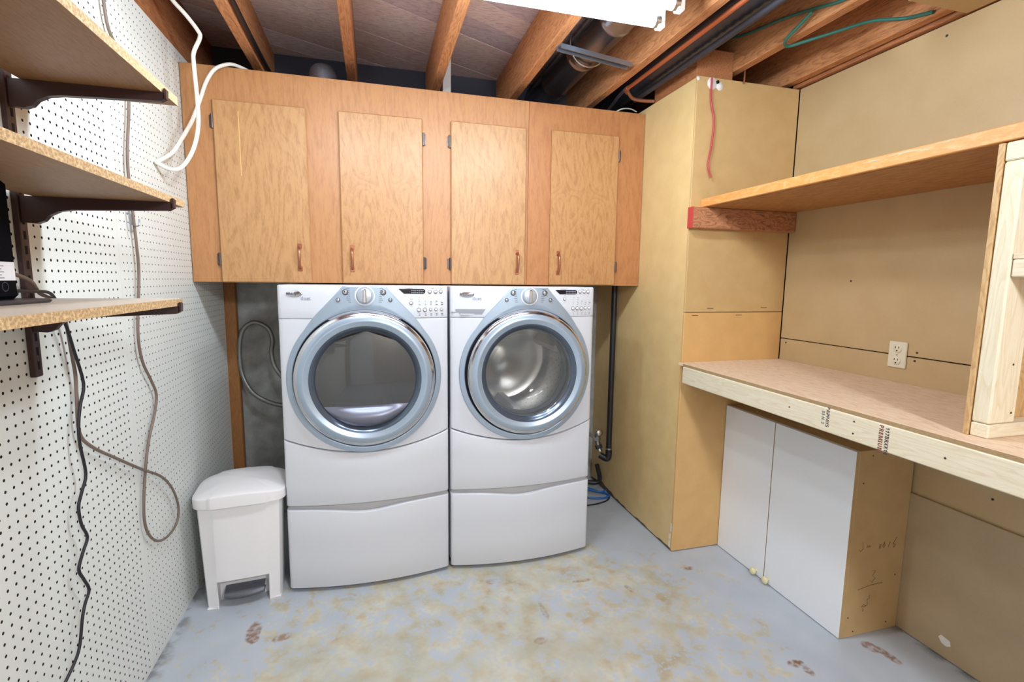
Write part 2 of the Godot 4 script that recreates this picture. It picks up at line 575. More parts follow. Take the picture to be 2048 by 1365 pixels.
	for q in [[0.02, 0.07, 0.012], [0.012, 0.12, 0.02], [0.022, 0.03, 0.016]]:
		pf.box(Vector3(XP - 0.0012, q[1] - q[2], ZP - q[0] - 0.008), Vector3(XP, q[1] + q[2], ZP - q[0] + 0.004))
	part("chipped_paint", pf, mats["plaster"], wc)

	# right wall, three boards
	var wr := struct("wall_right", bx(Vector3(XR + 0.012, 0, -2.0), Vector3(2.06, 2.47, ZF)), mats["behind_board"], "right wall of tan pressed board panels above and below the bench", "wall")
	part("upper_panel", bx(Vector3(XR, 1.0435, ZP + 0.0), Vector3(XR + 0.012, 2.199, ZF), 0.0015), mats["tan_board_pale"], wr)
	part("middle_panel", bx(Vector3(XR, 0.45, ZP + 0.0), Vector3(XR + 0.012, 1.0395, ZF), 0.0015), mats["tan_board_pale"], wr)
	part("bottom_panel", bx(Vector3(XR - 0.010, 0.003, ZP + 0.0), Vector3(XR, 0.54, ZF), 0.0015), mats["grey_brown_board"], wr, "grey-brown board along the floor")
	for q in [[1.048 + 0.012, -1.33], [1.028, -1.335], [1.39, -1.05], [1.32, -1.62], [0.62, -1.05], [0.30, -0.98], [2.16, -1.35], [1.022, -1.93]]:
		part("nail_head", M.new().lathe([Vector2(0.0001, 0.0015), Vector2(0.004, 0.001), Vector2(0.0045, 0.0)], Transform3D(Basis(Vector3(0, 0, 1), Vector3(0, 1, 0), Vector3(-1, 0, 0)), Vector3(XR, q[0], q[1])), 8), mats["nail_dark"], wr)
	var hp := M.new()
	hp.prism(PackedVector2Array([Vector2(-0.02, 0.004), Vector2(-0.012, 0.016), Vector2(0.003, 0.013), Vector2(0.016, 0.01), Vector2(0.02, -0.006), Vector2(0.008, -0.015), Vector2(-0.008, -0.012)]), Transform3D(Basis(Vector3(0, 0, 1), Vector3(0, 1, 0), Vector3(-1, 0, 0)), Vector3(XR - 0.010, 0.064, -1.124)), 0.001)
	part("plaster_patch", hp, mats["plaster"], wr, "white chipped hole near the floor")

	# behind the camera
	var wf := struct("wall_front", bx(Vector3(-0.95, 0, ZF), Vector3(2.06, 2.47, ZF + 0.1)), mats["rear_wall"], "pale wall behind the camera", "wall")
	var dr := struct("door_1", bx(Vector3(-0.62, 0.01, ZF - 0.045), Vector3(0.12, 2.03, ZF - 0.005), 0.004), mats["white_door"], "white door in the wall behind the camera", "door")
	for q in [[0.25, 0.95], [1.08, 1.85]]:
		part("door_panel", bx(Vector3(-0.52, q[0], ZF - 0.055), Vector3(0.02, q[1], ZF - 0.044), 0.008), mats["white_door"], dr)

	# ceiling: slab, diagonal subfloor planks, joists
	var ce := struct("ceiling", bx(Vector3(-0.95, 2.455, -3.05), Vector3(2.1, 2.55, ZF + 0.1)), mats["behind_board"], "unfinished ceiling of open joists under diagonal subfloor planks", "ceiling")
	var dirv := Vector2(0.90, -0.44).normalized()
	var nrm := Vector2(-dirv.y, dirv.x)
	var rect := PackedVector2Array([Vector2(-0.9, -3.0), Vector2(2.05, -3.0), Vector2(2.05, ZF), Vector2(-0.9, ZF)])
	var pm := ["plank_wood", "plank_wood_b", "plank_wood_c"]
	var rng := RandomNumberGenerator.new()
	rng.seed = 5
	var xf := Transform3D(Basis(Vector3(1, 0, 0), Vector3(0, 0, 1), Vector3(0, -1, 0)), Vector3(0, 2.455, 0))
	for i in range(-28, 24):
		var w0 := i * 0.142
		var w1 := w0 + 0.139
		var a := dirv * 6.0
		var poly := PackedVector2Array([nrm * w0 - a, nrm * w0 + a, nrm * w1 + a, nrm * w1 - a])
		for piece in Geometry2D.intersect_polygons(poly, rect):
			part("plank", M.new().prism(piece, xf, 0.018 + rng.randf() * 0.003), mats[pm[rng.randi() % 3]], ce)
	var js := [[-0.80, -0.752], [-0.512, -0.47], [-0.107, -0.066], [0.29, 0.331], [0.69, 0.732], [1.118, 1.16], [1.555, 1.598], [1.842, 1.884]]
	for i in js.size():
		var q = js[i]
		var lo := JY
		if i == 7: lo = 2.215
		if i == 0: lo = 2.212
		part("joist", bx(Vector3(q[0], lo, -2.9), Vector3(q[1], 2.437, ZF), 0.003), mats["joist_wood" if i != 0 and i != 2 else "joist_wood_b"], ce)
	# blocking above the boxed corner and a board across the near bay
	part("blocking", bx(Vector3(1.37, 2.195, -2.32), Vector3(1.555, 2.32, -1.98), 0.002), mats["joist_wood_b"], ce)
	part("blocking", bx(Vector3(1.645, 2.2, -1.29), Vector3(1.905, 2.214, -0.5), 0.002), mats["tan_side"], ce)
	part("top_plate", bx(Vector3(1.895, 2.203, -1.99), Vector3(1.99, 2.437, ZF), 0.002), mats["joist_wood_b"], ce)


func pegboard(z0: float, z1: float, zh: float, yph: float, zph: float, rad: float, hw: M) -> M:
	# a sheet with real holes every inch from z0 to zh, plain from zh to z1
	var P := 0.0254
	var m := M.new()
	var x1 := XL
	var x0 := XL - 0.005
	var top := 2.207
	var r0 := int(ceil((0.014 - yph) / P))
	var r1 := int(floor((top - 0.014 - yph) / P))
	var hi_z := minf(z1, zh)
	var c0 := int(ceil((z0 + 0.013 - zph) / P))
	var c1 := int(floor((hi_z - 0.013 - zph) / P))
	var h := P / 2
	var ya := yph + r0 * P - h
	var yb := yph + r1 * P + h
	var za := zph + c0 * P - h
	var zb := zph + c1 * P + h
	# margins
	for q in [[0.0, ya, z0, z1], [yb, top, z0, z1], [ya, yb, z0, za], [ya, yb, zb, z1]]:
		m.quad(Vector3(x1, q[0], q[3]), Vector3(x1, q[0], q[2]), Vector3(x1, q[1], q[2]), Vector3(x1, q[1], q[3]))
	# rims of the sheet
	m.quad(Vector3(x0, 0, z0), Vector3(x0, top, z0), Vector3(x1, top, z0), Vector3(x1, 0, z0))
	m.quad(Vector3(x1, 0, z1), Vector3(x1, top, z1), Vector3(x0, top, z1), Vector3(x0, 0, z1))
	m.quad(Vector3(x0, top, z1), Vector3(x1, top, z1), Vector3(x1, top, z0), Vector3(x0, top, z0))
	var sq := [Vector2(h, 0), Vector2(h, h), Vector2(0, h), Vector2(-h, h), Vector2(-h, 0), Vector2(-h, -h), Vector2(0, -h), Vector2(h, -h)]
	var oc := []
	for k in 8:
		oc.append(Vector2.from_angle(TAU * k / 8) * rad)
	var nx := Vector3(1, 0, 0)
	for r in range(r0, r1 + 1):
		var y := yph + r * P
		for c in range(c0, c1 + 1):
			var z := zph + c * P
			for k in 8:
				var a: Vector2 = sq[k]
				var b: Vector2 = sq[(k + 1) % 8]
				var d: Vector2 = oc[k]
				var e: Vector2 = oc[(k + 1) % 8]
				# u runs along -z, v along y, seen from +x
				var A := Vector3(x1, y + a.y, z - a.x)
				var B := Vector3(x1, y + b.y, z - b.x)
				var D := Vector3(x1, y + d.y, z - d.x)
				var E := Vector3(x1, y + e.y, z - e.x)
				m.v.append_array([A, E, B, A, D, E])
				var D2 := Vector3(x0, D.y, D.z)
				var E2 := Vector3(x0, E.y, E.z)
				hw.v.append_array([D, D2, E, E, D2, E2])
				var w := Vector3(0, -(d.y + e.y), (d.x + e.x)).normalized()
				m.n.append_array([nx, nx, nx, nx, nx, nx])
				hw.n.append_array([w, w, w, w, w, w])
	return m


# ---------------------------------------------------------------- laundry machines
const HW := 0.3325
const ZC := -2.05


func zf(dx: float, out := 0.0, hw := HW) -> float:
	var z := ZC - 0.04 * (dx / HW) * (dx / HW) + out
	var t := absf(dx) - (hw - 0.014)
	if t > 0.0:
		t = minf(t, 0.014)
		z -= 0.014 - sqrt(maxf(0.014 * 0.014 - t * t, 0.0))
	return z


# a bowed front panel between two curves, edges rounded over
func bowed(cx: float, x0: float, x1: float, yb: Callable, yt: Callable, out := 0.0, nx := 40, depth := 0.03, hw := HW) -> M:
	var xs := [x0, x0 + 0.0012, x0 + 0.004, x0 + 0.009]
	for i in nx + 1:
		var x := lerpf(x0 + 0.014, x1 - 0.014, float(i) / nx)
		xs.append(x)
	xs.append_array([x1 - 0.009, x1 - 0.004, x1 - 0.0012, x1])
	var rows := []
	for j in 10:
		var row := []
		for x in xs:
			var a: float = yb.call(x)
			var b: float = yt.call(x)
			var y := 0.0
			var back := 0.0
			match j:
				0: y = a; back = depth
				1: y = a; back = 0.004
				2: y = a + 0.0012; back = 0.0012
				3: y = a + 0.004
				4: y = lerpf(a, b, 0.35)
				5: y = lerpf(a, b, 0.65)
				6: y = b - 0.004
				7: y = b - 0.0012; back = 0.0012
				8: y = b; back = 0.004
				9: y = b; back = depth
			row.append(Vector3(cx + x, y, zf(x, out, hw) - back))
		rows.append(row)
	return M.new().grid(rows, false, false, 0.4)


# ring-shaped bowed panel from a circle to an outline given as a radius per angle
func annulus(cx: float, cy: float, ccx: float, ri: float, ro: Callable, angs: Array, out: float, depth: float, hw := HW) -> M:
	var ts := [0.0, 0.0, 0.0, 0.25, 0.5, 0.75, 0.9, 0.96, 1.0, 1.0, 1.0]
	var rows := []
	for j in ts.size():
		var row := []
		for a in angs:
			var R: float = ro.call(a)
			var r := lerpf(ri, R, ts[j])
			var back := 0.0
			match j:
				0: back = depth
				1: back = 0.003
				2: r += 0.003
				8: r -= 0.003
				9: back = 0.003
				10: back = depth
			var x := cos(a) * r
			var y := sin(a) * r
			row.append(Vector3(ccx + x, cy + y, zf(ccx + x - cx, out, hw) - back))
		rows.append(row)
	return M.new().grid(rows, true, true, 0.4)


func button(at: Vector3, r: float, root: Node3D, mat_key := "white_plastic") -> void:
	var xf := Transform3D(Basis(), at)
	var b := part("button", M.new().lathe([Vector2(r * 0.8, 0.0), Vector2(r * 0.8, 0.004), Vector2(r * 0.6, 0.006), Vector2(0.0001, 0.0066)], xf, 14), mats[mat_key], root)
	part("button_ring", M.new().lathe([Vector2(r * 0.82, 0.001), Vector2(r * 0.86, 0.0028), Vector2(r, 0.0024), Vector2(r * 1.1, 0.0)], xf, 14), mats["gasket_grey"], b)


func machine(cx: float, washer: bool) -> void:
	var name_ := "washing_machine" if washer else "clothes_dryer"
	var label := "white front-loading washer with a soap drawer, right of the pair under the cabinets" if washer else "white front-loading dryer with a dark flat window, left of the pair under the cabinets"
	var root := thing(name_, label, "washing machine" if washer else "dryer", Vector3(cx, 0.36, -2.4))
	var W: StandardMaterial3D = mats["white_enamel"]
	var yt := 1.279
	var cy := 0.902
	var ccx := cx + (0.008 if washer else -0.005)
	# cabinet shell: sides, top, back and floor of the tub
	var sh := M.new()
	var zfr := -2.075
	var zbk := -2.76
	var a := Vector3(cx - HW, 0.362, zfr - 0.035)
	sh.box(Vector3(cx - HW, 0.3765, zbk), Vector3(cx - HW + 0.012, yt - 0.001, zfr - 0.03), 0.003)
	sh.box(Vector3(cx + HW - 0.012, 0.3765, zbk), Vector3(cx + HW, yt - 0.001, zfr - 0.03), 0.003)
	sh.box(Vector3(cx - HW + 0.012, yt - 0.014, zbk), Vector3(cx + HW - 0.012, yt - 0.001, zfr - 0.02), 0.003)
	sh.box(Vector3(cx - HW + 0.012, 0.3765, zbk), Vector3(cx + HW - 0.012, yt - 0.014, zbk + 0.01))
	sh.box(Vector3(cx - HW + 0.012, 0.3765, zbk + 0.01), Vector3(cx + HW - 0.012, 0.388, zfr - 0.035))
	part("body", sh, W, root)
	# console band
	var lowc := func(_x): return 1.1465
	var top := func(x): return yt - (0.010 - sqrt(maxf(0.0001 - pow(maxf(absf(x) - HW + 0.010, 0.0), 2.0), 0.0)))
	part("console", bowed(cx, -HW, HW, lowc, top, 0.0), W, root)
	# main front with the round opening
	var arc := func(x): return 0.596 + 0.062 * (x / HW) * (x / HW)
	var angs := []
	var half := 200
	for i in half:
		angs.append(TAU * i / half)
	var hx := ccx - cx
	for q in [[HW - hx, 1.1455 - cy], [-HW - hx, 1.1455 - cy], [-HW - hx, 0.659 - cy], [HW - hx, 0.659 - cy]]:
		angs.append(fposmod(atan2(q[1], q[0]), TAU))
	angs.sort()
	var front_r := func(t: float) -> float:
		var d := Vector2.from_angle(t)
		var best := 9.0
		if absf(d.x) > 1e-5:
			best = minf(best, (HW - hx) / d.x if d.x > 0 else (-HW - hx) / d.x)
		if d.y > 1e-5: best = minf(best, (1.1455 - cy) / d.y)
		if d.y < -0.05:
			var lo := 0.2
			for k in 24:
				var r := (lo + best) / 2.0
				if cy + d.y * r > 0.5985 + 0.062 * pow((hx + d.x * r) / HW, 2.0): lo = r
				else: best = r
		return best
	part("front_panel", annulus(cx, cy, ccx, 0.2895, front_r, angs, 0.0, 0.02), W, root)
	# lower panel below the smile line
	var under := func(x): return 0.5935 + 0.062 * (x / HW) * (x / HW)
	var bot := func(_x): return 0.3765
	part("lower_panel", bowed(cx, -HW, HW, bot, under, 0.002), W, root)
	# teardrop bezel
	var R := 0.305
	var T := Vector2(0.082, yt - 0.003 - cy)
	var tl := T.length()
	var ta := T.angle() - acos(R / tl)
	var tp := Vector2.from_angle(ta) * R
	var bez := func(t: float) -> float:
		var d := Vector2.from_angle(t)
		d.x = absf(d.x)
		var an := atan2(d.y, d.x)
		if an <= ta: return R
		if an >= T.angle(): return T.y / d.y
		# straight flank from tp to T, pushed out a touch
		var s := T - tp
		var den := d.cross(s)
		var r := tp.cross(s) / den
		var u := (an - ta) / (T.angle() - ta)
		return r + 0.010 * sin(PI * u) * (1.0 - u)
	var angs2 := []
	for i in 200:
		angs2.append(TAU * i / 200)
	for s in [1, -1]:
		angs2.append(fposmod(PI / 2 + s * (PI / 2 - T.angle()), TAU))
		angs2.append(fposmod(PI / 2 + s * (PI / 2 - ta), TAU))
	angs2.sort()
	var bz := part("bezel", annulus(cx, cy, ccx, 0.2805, bez, angs2, 0.008, 0.012, 9.0), mats["blue_silver"], root)
	# dark gap behind the door edge
	var C := Transform3D(Basis(), Vector3(ccx, cy, ZC))
	var gap_r := func(_t): return 0.291
	part("door_gap", annulus(cx, cy, ccx, 0.235, gap_r, angs2, -0.008, 0.012, 9.0), mats["rubber"], root)
	# door
	var door := part("door", M.new().lathe([Vector2(0.2735, 0.004), Vector2(0.2745, 0.012), Vector2(0.2735, 0.018), Vector2(0.269, 0.0235), Vector2(0.2605, 0.0275)], C, 96, 0.3), mats["chrome"], root, "chrome edge of the round door")
	part("door_side", M.new().lathe([Vector2(0.268, -0.05), Vector2(0.2715, -0.01), Vector2(0.2735, 0.004)], C, 96, 0.3), mats["rubber"], door)
	part("door_ring", M.new().lathe([Vector2(0.2605, 0.0275), Vector2(0.2575, 0.030), Vector2(0.242, 0.0355), Vector2(0.236, 0.0365), Vector2(0.2345, 0.0355), Vector2(0.224, 0.033), Vector2(0.2175, 0.0295)], C, 96, 0.3), mats["blue_silver"], door, "blue-silver ring of the door")
	part("inner_ring", M.new().lathe([Vector2(0.2175, 0.0295), Vector2(0.213, 0.026), Vector2(0.205, 0.020), Vector2(0.199, 0.008), Vector2(0.194, 0.006)], C, 96, 0.3), mats["blue_silver_dark"], door)
	if washer:
		part("window_glass", M.new().lathe([Vector2(0.196, 0.012), Vector2(0.188, 0.004), Vector2(0.178, -0.012), Vector2(0.165, -0.05), Vector2(0.15, -0.085), Vector2(0.12, -0.105), Vector2(0.06, -0.113), Vector2(0.0001, -0.115)], C, 64, 0.2), mats["bowl_glass"], door, "clear glass bowl")
		part("window_pane", M.new().lathe([Vector2(0.195, 0.012), Vector2(0.13, 0.019), Vector2(0.06, 0.0225), Vector2(0.0001, 0.0235)], C, 64, 0.2), mats["bowl_glass"], door)
		part("door_gasket", M.new().lathe([Vector2(0.262, -0.02), Vector2(0.23, -0.03), Vector2(0.205, -0.045), Vector2(0.192, -0.03), Vector2(0.185, -0.06), Vector2(0.2, -0.085), Vector2(0.21, -0.1)], C, 64, 0.3), mats["gasket_grey"], root)
		var dp := part("drum", M.new().lathe([Vector2(0.2, -0.098), Vector2(0.225, -0.105), Vector2(0.24, -0.12), Vector2(0.24, -0.30), Vector2(0.24, -0.46), Vector2(0.225, -0.475), Vector2(0.12, -0.47), Vector2(0.10, -0.455), Vector2(0.0001, -0.45)], C, 64, 0.3), mats["steel"], root, "steel drum")
		for k in 3:
			var ang := 0.45 + k * TAU / 3
			var ax := Vector3(cos(ang), sin(ang), 0)
			var tg := Vector3(-sin(ang), cos(ang), 0)
			var fin := M.new()
			fin.prism(PackedVector2Array([Vector2(-0.035, 0.0), Vector2(0.035, 0.0), Vector2(0.014, -0.05), Vector2(-0.014, -0.05)]), Transform3D(Basis(tg, ax, tg.cross(ax)), Vector3(ccx, cy, ZC) + ax * 0.239 + Vector3(0, 0, -0.13 if tg.cross(ax).z < 0 else -0.44)), 0.31)
			part("drum_paddle", fin, mats["white_plastic"], dp)
		var holes := M.new()
		for k in 40:
			for j in 9:
				var ang := TAU * (k + 0.5 * (j % 2)) / 40
				var ax := Vector3(cos(ang), sin(ang), 0)
				var tg := Vector3(-sin(ang), cos(ang), 0)
				holes.lathe([Vector2(0.0032, 0.0), Vector2(0.0001, 0.0005)], Transform3D(Basis(tg, tg.cross(-ax).cross(Vector3.ZERO) + Vector3(0, 0, -1), -ax), Vector3(ccx, cy, ZC - 0.15 - j * 0.034) + ax * 0.2393), 6)
		var hm := part("drum_perforation", holes, mats["dark_interior"], dp)
		hm.set_meta("kind", "stuff")
	else:
		# the lower fifth of the window is a silver cover, the rest dark glass
		var ch := -0.105
		var gl := M.new()
		var rows := []
		for j in 13:
			var row := []
			var yy := lerpf(ch, 0.1955, 1.0 - cos(j / 12.0 * PI / 2))
			if j == 12: yy = 0.1954
			var hwid := sqrt(maxf(0.1955 * 0.1955 - yy * yy, 0.0))
			# rounded lower corners
			for i in 25:
				var x := lerpf(-hwid, hwid, i / 24.0)
				var rr := Vector2(x, yy).length() / 0.1955
				row.append(Vector3(ccx + x, cy + yy, ZC + 0.012 + 0.014 * (1.0 - rr * rr)))
			rows.append(row)
		gl.grid(rows, false, false, 0.2)
		part("window_glass", gl, mats["door_glass"], door, "dark glass window")
		var cv := M.new()
		rows = []
		for j in 13:
			var row := []
			var f := j / 12.0
			var yy := lerpf(-0.1954, ch, f)
			var hwid := sqrt(maxf(0.1955 * 0.1955 - yy * yy, 0.0))
			for i in 25:
				var x := lerpf(-hwid, hwid, i / 24.0)
				var bulge := 0.030 * sin(PI * clampf(f * 1.05, 0, 1)) * (1.0 - pow(absf(i / 12.0 - 1.0), 3.0))
				row.append(Vector3(ccx + x, cy + yy, ZC + 0.012 + bulge))
			rows.append(row)
		cv.grid(rows, false, false, 0.2)
		part("window_cover", cv, plain("cover_silver", c8(128, 130, 146), 0.36, 0.5), door, "silver lower cover of the window")
		var dp := part("drum", M.new().lathe([Vector2(0.262, -0.03), Vector2(0.25, -0.10), Vector2(0.27, -0.12), Vector2(0.27, -0.5), Vector2(0.2, -0.53), Vector2(0.0001, -0.53)], C, 48, 0.3), plain("drum_grey", c8(190, 188, 184), 0.45), root)
		for k in 3:
			var fins := M.new()
			var ang := 0.9 + k * TAU / 3
			var ax := Vector3(cos(ang), sin(ang), 0)
			var tg := Vector3(-sin(ang), cos(ang), 0)
			fins.prism(PackedVector2Array([Vector2(-0.03, 0.0), Vector2(0.03, 0.0), Vector2(0.01, -0.07), Vector2(-0.01, -0.07)]), Transform3D(Basis(tg, ax, tg.cross(ax)), Vector3(ccx, cy, ZC) + ax * 0.268 + Vector3(0, 0, -0.13)), 0.36)
			part("drum_paddle", fins, mats["white_plastic"], dp)
	# programme knob with its grip
	var s := 0.967
	var ky := 1.2385
	var kx := (0.665 if washer else -0.042) * s
	var kz := zf(kx - cx, 0.008, 9.0)
	var K := Transform3D(Basis(), Vector3(kx, ky, kz))
	var kn := part("knob", M.new().lathe([Vector2(0.030, 0.0), Vector2(0.030, 0.010), Vector2(0.0285, 0.0135), Vector2(0.024, 0.015), Vector2(0.0001, 0.016)], K, 36, 0.5), plain("knob_silver", c8(196, 204, 216), 0.3, 0.6), root)
	part("knob_grip", bx(Vector3(kx - 0.0065, ky - 0.029, kz + 0.012), Vector3(kx + 0.0065, ky + 0.027, kz + 0.025), 0.004), mats["chrome"], kn)
	part("knob_ring", M.new().lathe([Vector2(0.0335, 0.0), Vector2(0.035, 0.002), Vector2(0.0375, 0.0022), Vector2(0.039, 0.0)], K, 36), mats["white_plastic"], kn)
	var by := [[-0.073, 1.2525, 0.011], [-0.101, 1.2215, 0.008], [0.071, 1.2525, 0.011], [0.098, 1.2215, 0.008]]
	for q in by:
		var bxx: float = kx + q[0]
		button(Vector3(bxx, q[1], zf(bxx - cx, 0.008, 9.0)), q[2], root, "chrome")
	# right hand console: display, buttons, printed legends
	var ox := 0.684 * s if washer else 0.0
	var dx0 := (0.093 if not washer else 0.791) * 0.968
	var dx1 := (0.205 if not washer else 0.898) * 0.974
	var dl := dx1 - dx0
	var pz := zf(dx0 + dl / 2 - cx) + 0.0005
	var dispoly := PackedVector2Array([Vector2(dx0, 1.2665), Vector2(dx0 + 0.022, 1.2475)])
	for k in 9:
		var an := -PI / 2 + PI * k / 8
		dispoly.append(Vector2(dx1 - 0.0095 + cos(an) * 0.0095, 1.257 + sin(an) * 0.0095))
	var tiltb := Basis(Vector3.UP, atan(0.08 / (HW * HW) * (dx0 + dl / 2 - cx)))
	var dcen := Vector3(dx0 + dl / 2, 1.257, pz)
	var sp := PackedVector2Array()
	for q in dispoly: sp.append(q - Vector2(dcen.x, dcen.y))
	var dsp := part("display", M.new().prism(sp, Transform3D(tiltb, dcen), 0.0012), mats["display_black"], root)
	var seg := M.new()
	for k in 7:
		var px := dx0 + 0.052 + k * 0.0075
		for yy in [1.2525, 1.2605]:
			seg.box(Vector3(px, yy - 0.0017, zf(px - cx) + 0.0012), Vector3(px + 0.005, yy + 0.0012, zf(px - cx) + 0.0026))
	part("display_legend", seg, mats["print_light"], dsp)
	var btn := []
	if washer:
		btn = [[0.913, 1.258, 0.0085], [0.936, 1.258, 0.0085], [0.957, 1.258, 0.0085], [0.833, 1.224, 0.0075], [0.878, 1.181, 0.009], [0.901, 1.181, 0.009], [0.923, 1.180, 0.009], [0.944, 1.182, 0.0075], [0.965, 1.182, 0.0075]]
	else:
		btn = [[0.223, 1.254, 0.0085], [0.248, 1.254, 0.0085], [0.271, 1.255, 0.0085], [0.144, 1.206, 0.0075], [0.176, 1.177, 0.009], [0.202, 1.177, 0.009], [0.226, 1.178, 0.007], [0.250, 1.178, 0.007], [0.274, 1.178, 0.007]]
	for q in btn:
		var X: float = q[0] * 0.975
		var Y: float = 1.307 - (1.307 - q[1]) * 0.975
		button(Vector3(X, Y, zf(X - cx)), q[2] * 0.9, root)
	var pr := M.new()
	var rng := RandomNumberGenerator.new()
	rng.seed = 3 if washer else 4
	for col in 5:
		var X: float = btn[4 + col][0] * 0.975 - 0.006
		for r in (5 if col == 0 or (washer and col == 1) else 3):
			var Y := 1.2005 + r * 0.0075
			var w := 0.007 + rng.randf() * 0.006
			pr.box(Vector3(X, Y, zf(X - cx) - 0.001), Vector3(X + w, Y + 0.0018, zf(X + w - cx) + 0.0004))
		for r in 2:
			pr.box(Vector3(X - 0.003, 1.1625 - r * 0.006, zf(X - cx) - 0.001), Vector3(X + 0.012, 1.164 - r * 0.006, zf(X + 0.012 - cx) + 0.0004))
	for q in [[dx0 + 0.005, 1.2695, 0.055], [btn[0][0] * 0.975 - 0.002, 1.2695, 0.02], [btn[2][0] * 0.975 - 0.006, 1.2695, 0.012], [btn[3][0] * 0.975 - 0.006, 1.221 if not washer else 1.241, 0.012]]:
		pr.box(Vector3(q[0], q[1], zf(q[0] - cx) - 0.002), Vector3(q[0] + q[2], q[1] + 0.0014, zf(q[0] + q[2] * 0.5 - cx) + 0.0004))
	part("printed_legend", pr, mats["print_grey" if not washer else "print_light"], root).set_meta("kind", "stuff")
	var pr2 := M.new()
	for k in 9:
		for sd in [-1, 1]:
			var an := 0.05 + k * 0.155
			if k > 7: continue
			var X: float = kx + sd * (0.052 + 0.006 * sin(an))
			var Y := ky - 0.026 + k * 0.0078
			var w := 0.009 + rng.randf() * 0.008
			pr2.box(Vector3(X - (w if sd < 0 else 0.0), Y, zf(X - cx, 0.008, 9.0) - 0.002), Vector3(X + (0.0 if sd < 0 else w), Y + 0.0016, zf(X - cx, 0.008, 9.0) + 0.0005))
	pr2.box(Vector3(kx - 0.009, 1.2735, kz - 0.001), Vector3(kx + 0.009, 1.275, kz + 0.0005))
	part("dial_legend", pr2, mats["print_grey"], bz).set_meta("kind", "stuff")
	# oval badge and the small series word below
	var bxx := (0.383 * 0.978) if washer else (-0.312 * 0.975)
	var bl := Vector3(bxx, 1.2445, zf(bxx - cx) - 0.001)
	var ov := Basis(Vector3(0.032, 0, 0), Vector3(0, 0.0125, 0), Vector3(0, 0, 1))
	var tb := Basis(Vector3.UP, atan(0.08 / (HW * HW) * (bxx - cx)))
	var bd := part("badge", M.new().lathe([Vector2(1.0, 0.0), Vector2(0.96, 0.003), Vector2(0.86, 0.0042), Vector2(0.0001, 0.0055)], Transform3D(tb * ov, bl), 40), mats["chrome"], root, "oval chrome badge with script")
	words("badge_lettering", "Whirlpool", 0.0085, bl + Vector3(-0.001, 0, 0.0058), tb, mats["print_grey"], bd)
	words("series_word", "duet", 0.013, Vector3(bxx + 0.042, 1.226, zf(bxx + 0.042 - cx) + 0.0006), tb, mats["print_light"], root, true, 0.0004)
	if washer:
		# soap drawer handle slot on the left
		var sx0 := 0.333 * 0.98
		var sx1 := 0.466 * 0.975
		var poly := PackedVector2Array([Vector2(0, 0.010), Vector2(sx1 - sx0, 0.010), Vector2(sx1 - sx0 - 0.014, -0.012), Vector2(0.020, -0.012), Vector2(0.014, -0.004), Vector2(0.002, -0.002)])
		var mid := (sx0 + sx1) / 2 - cx
		var tb2 := Basis(Vector3.UP, atan(0.08 / (HW * HW) * mid))
		part("soap_drawer", M.new().prism(poly, Transform3D(tb2, Vector3(sx0, 1.1715, zf(sx0 - cx) - 0.0015)), 0.003), plain("slot_grey", c8(142, 144, 152), 0.4), root)
		part("soap_drawer_lip", bx(Vector3(sx0 + 0.018, 1.158, zf(sx0 - cx + 0.05) - 0.006), Vector3(sx1 - 0.016, 1.162, zf(sx0 - cx + 0.05) + 0.006), 0.002), W, root)
		part("drawer_seam", bx(Vector3(cx - HW + 0.004, 1.1685, zf(-HW + 0.02) - 0.006), Vector3(sx0 + 0.004, 1.1697, zf(-HW + 0.025) + 0.0008)), mats["print_grey"], root)

	# pedestal
	var ped := thing("laundry_pedestal", "white drawer pedestal under the %s, its top edge dipping in a wave" % ("right machine, the washer" if washer else "left machine, the dryer"), "pedestal", Vector3(cx, 0, -2.4), "laundry pedestals")
	var pb := M.new()
	pb.box(Vector3(cx - HW, 0.03, zbk), Vector3(cx + HW, 0.3755, -2.125), 0.004)
	part("body", pb, W, ped)
	var rc := func(_x): return 0.30
	var rt := func(_x): return 0.3755
	part("handle_recess", bowed(cx, -HW + 0.003, HW - 0.003, rc, rt, -0.020), plain("recess_grey", c8(186, 184, 184), 0.4), ped)
	var wave := func(x): return 0.3585 - 0.021 * exp(-pow((x + 0.015) / 0.125, 2.0))
	var pbot := func(_x): return 0.017
	part("drawer", bowed(cx, -HW, HW, pbot, wave, 0.004), W, ped)
	part("plinth", bx(Vector3(cx - HW + 0.006, 0.0, zbk + 0.02), Vector3(cx + HW - 0.006, 0.03, -2.112)), mats["rubber"], ped)


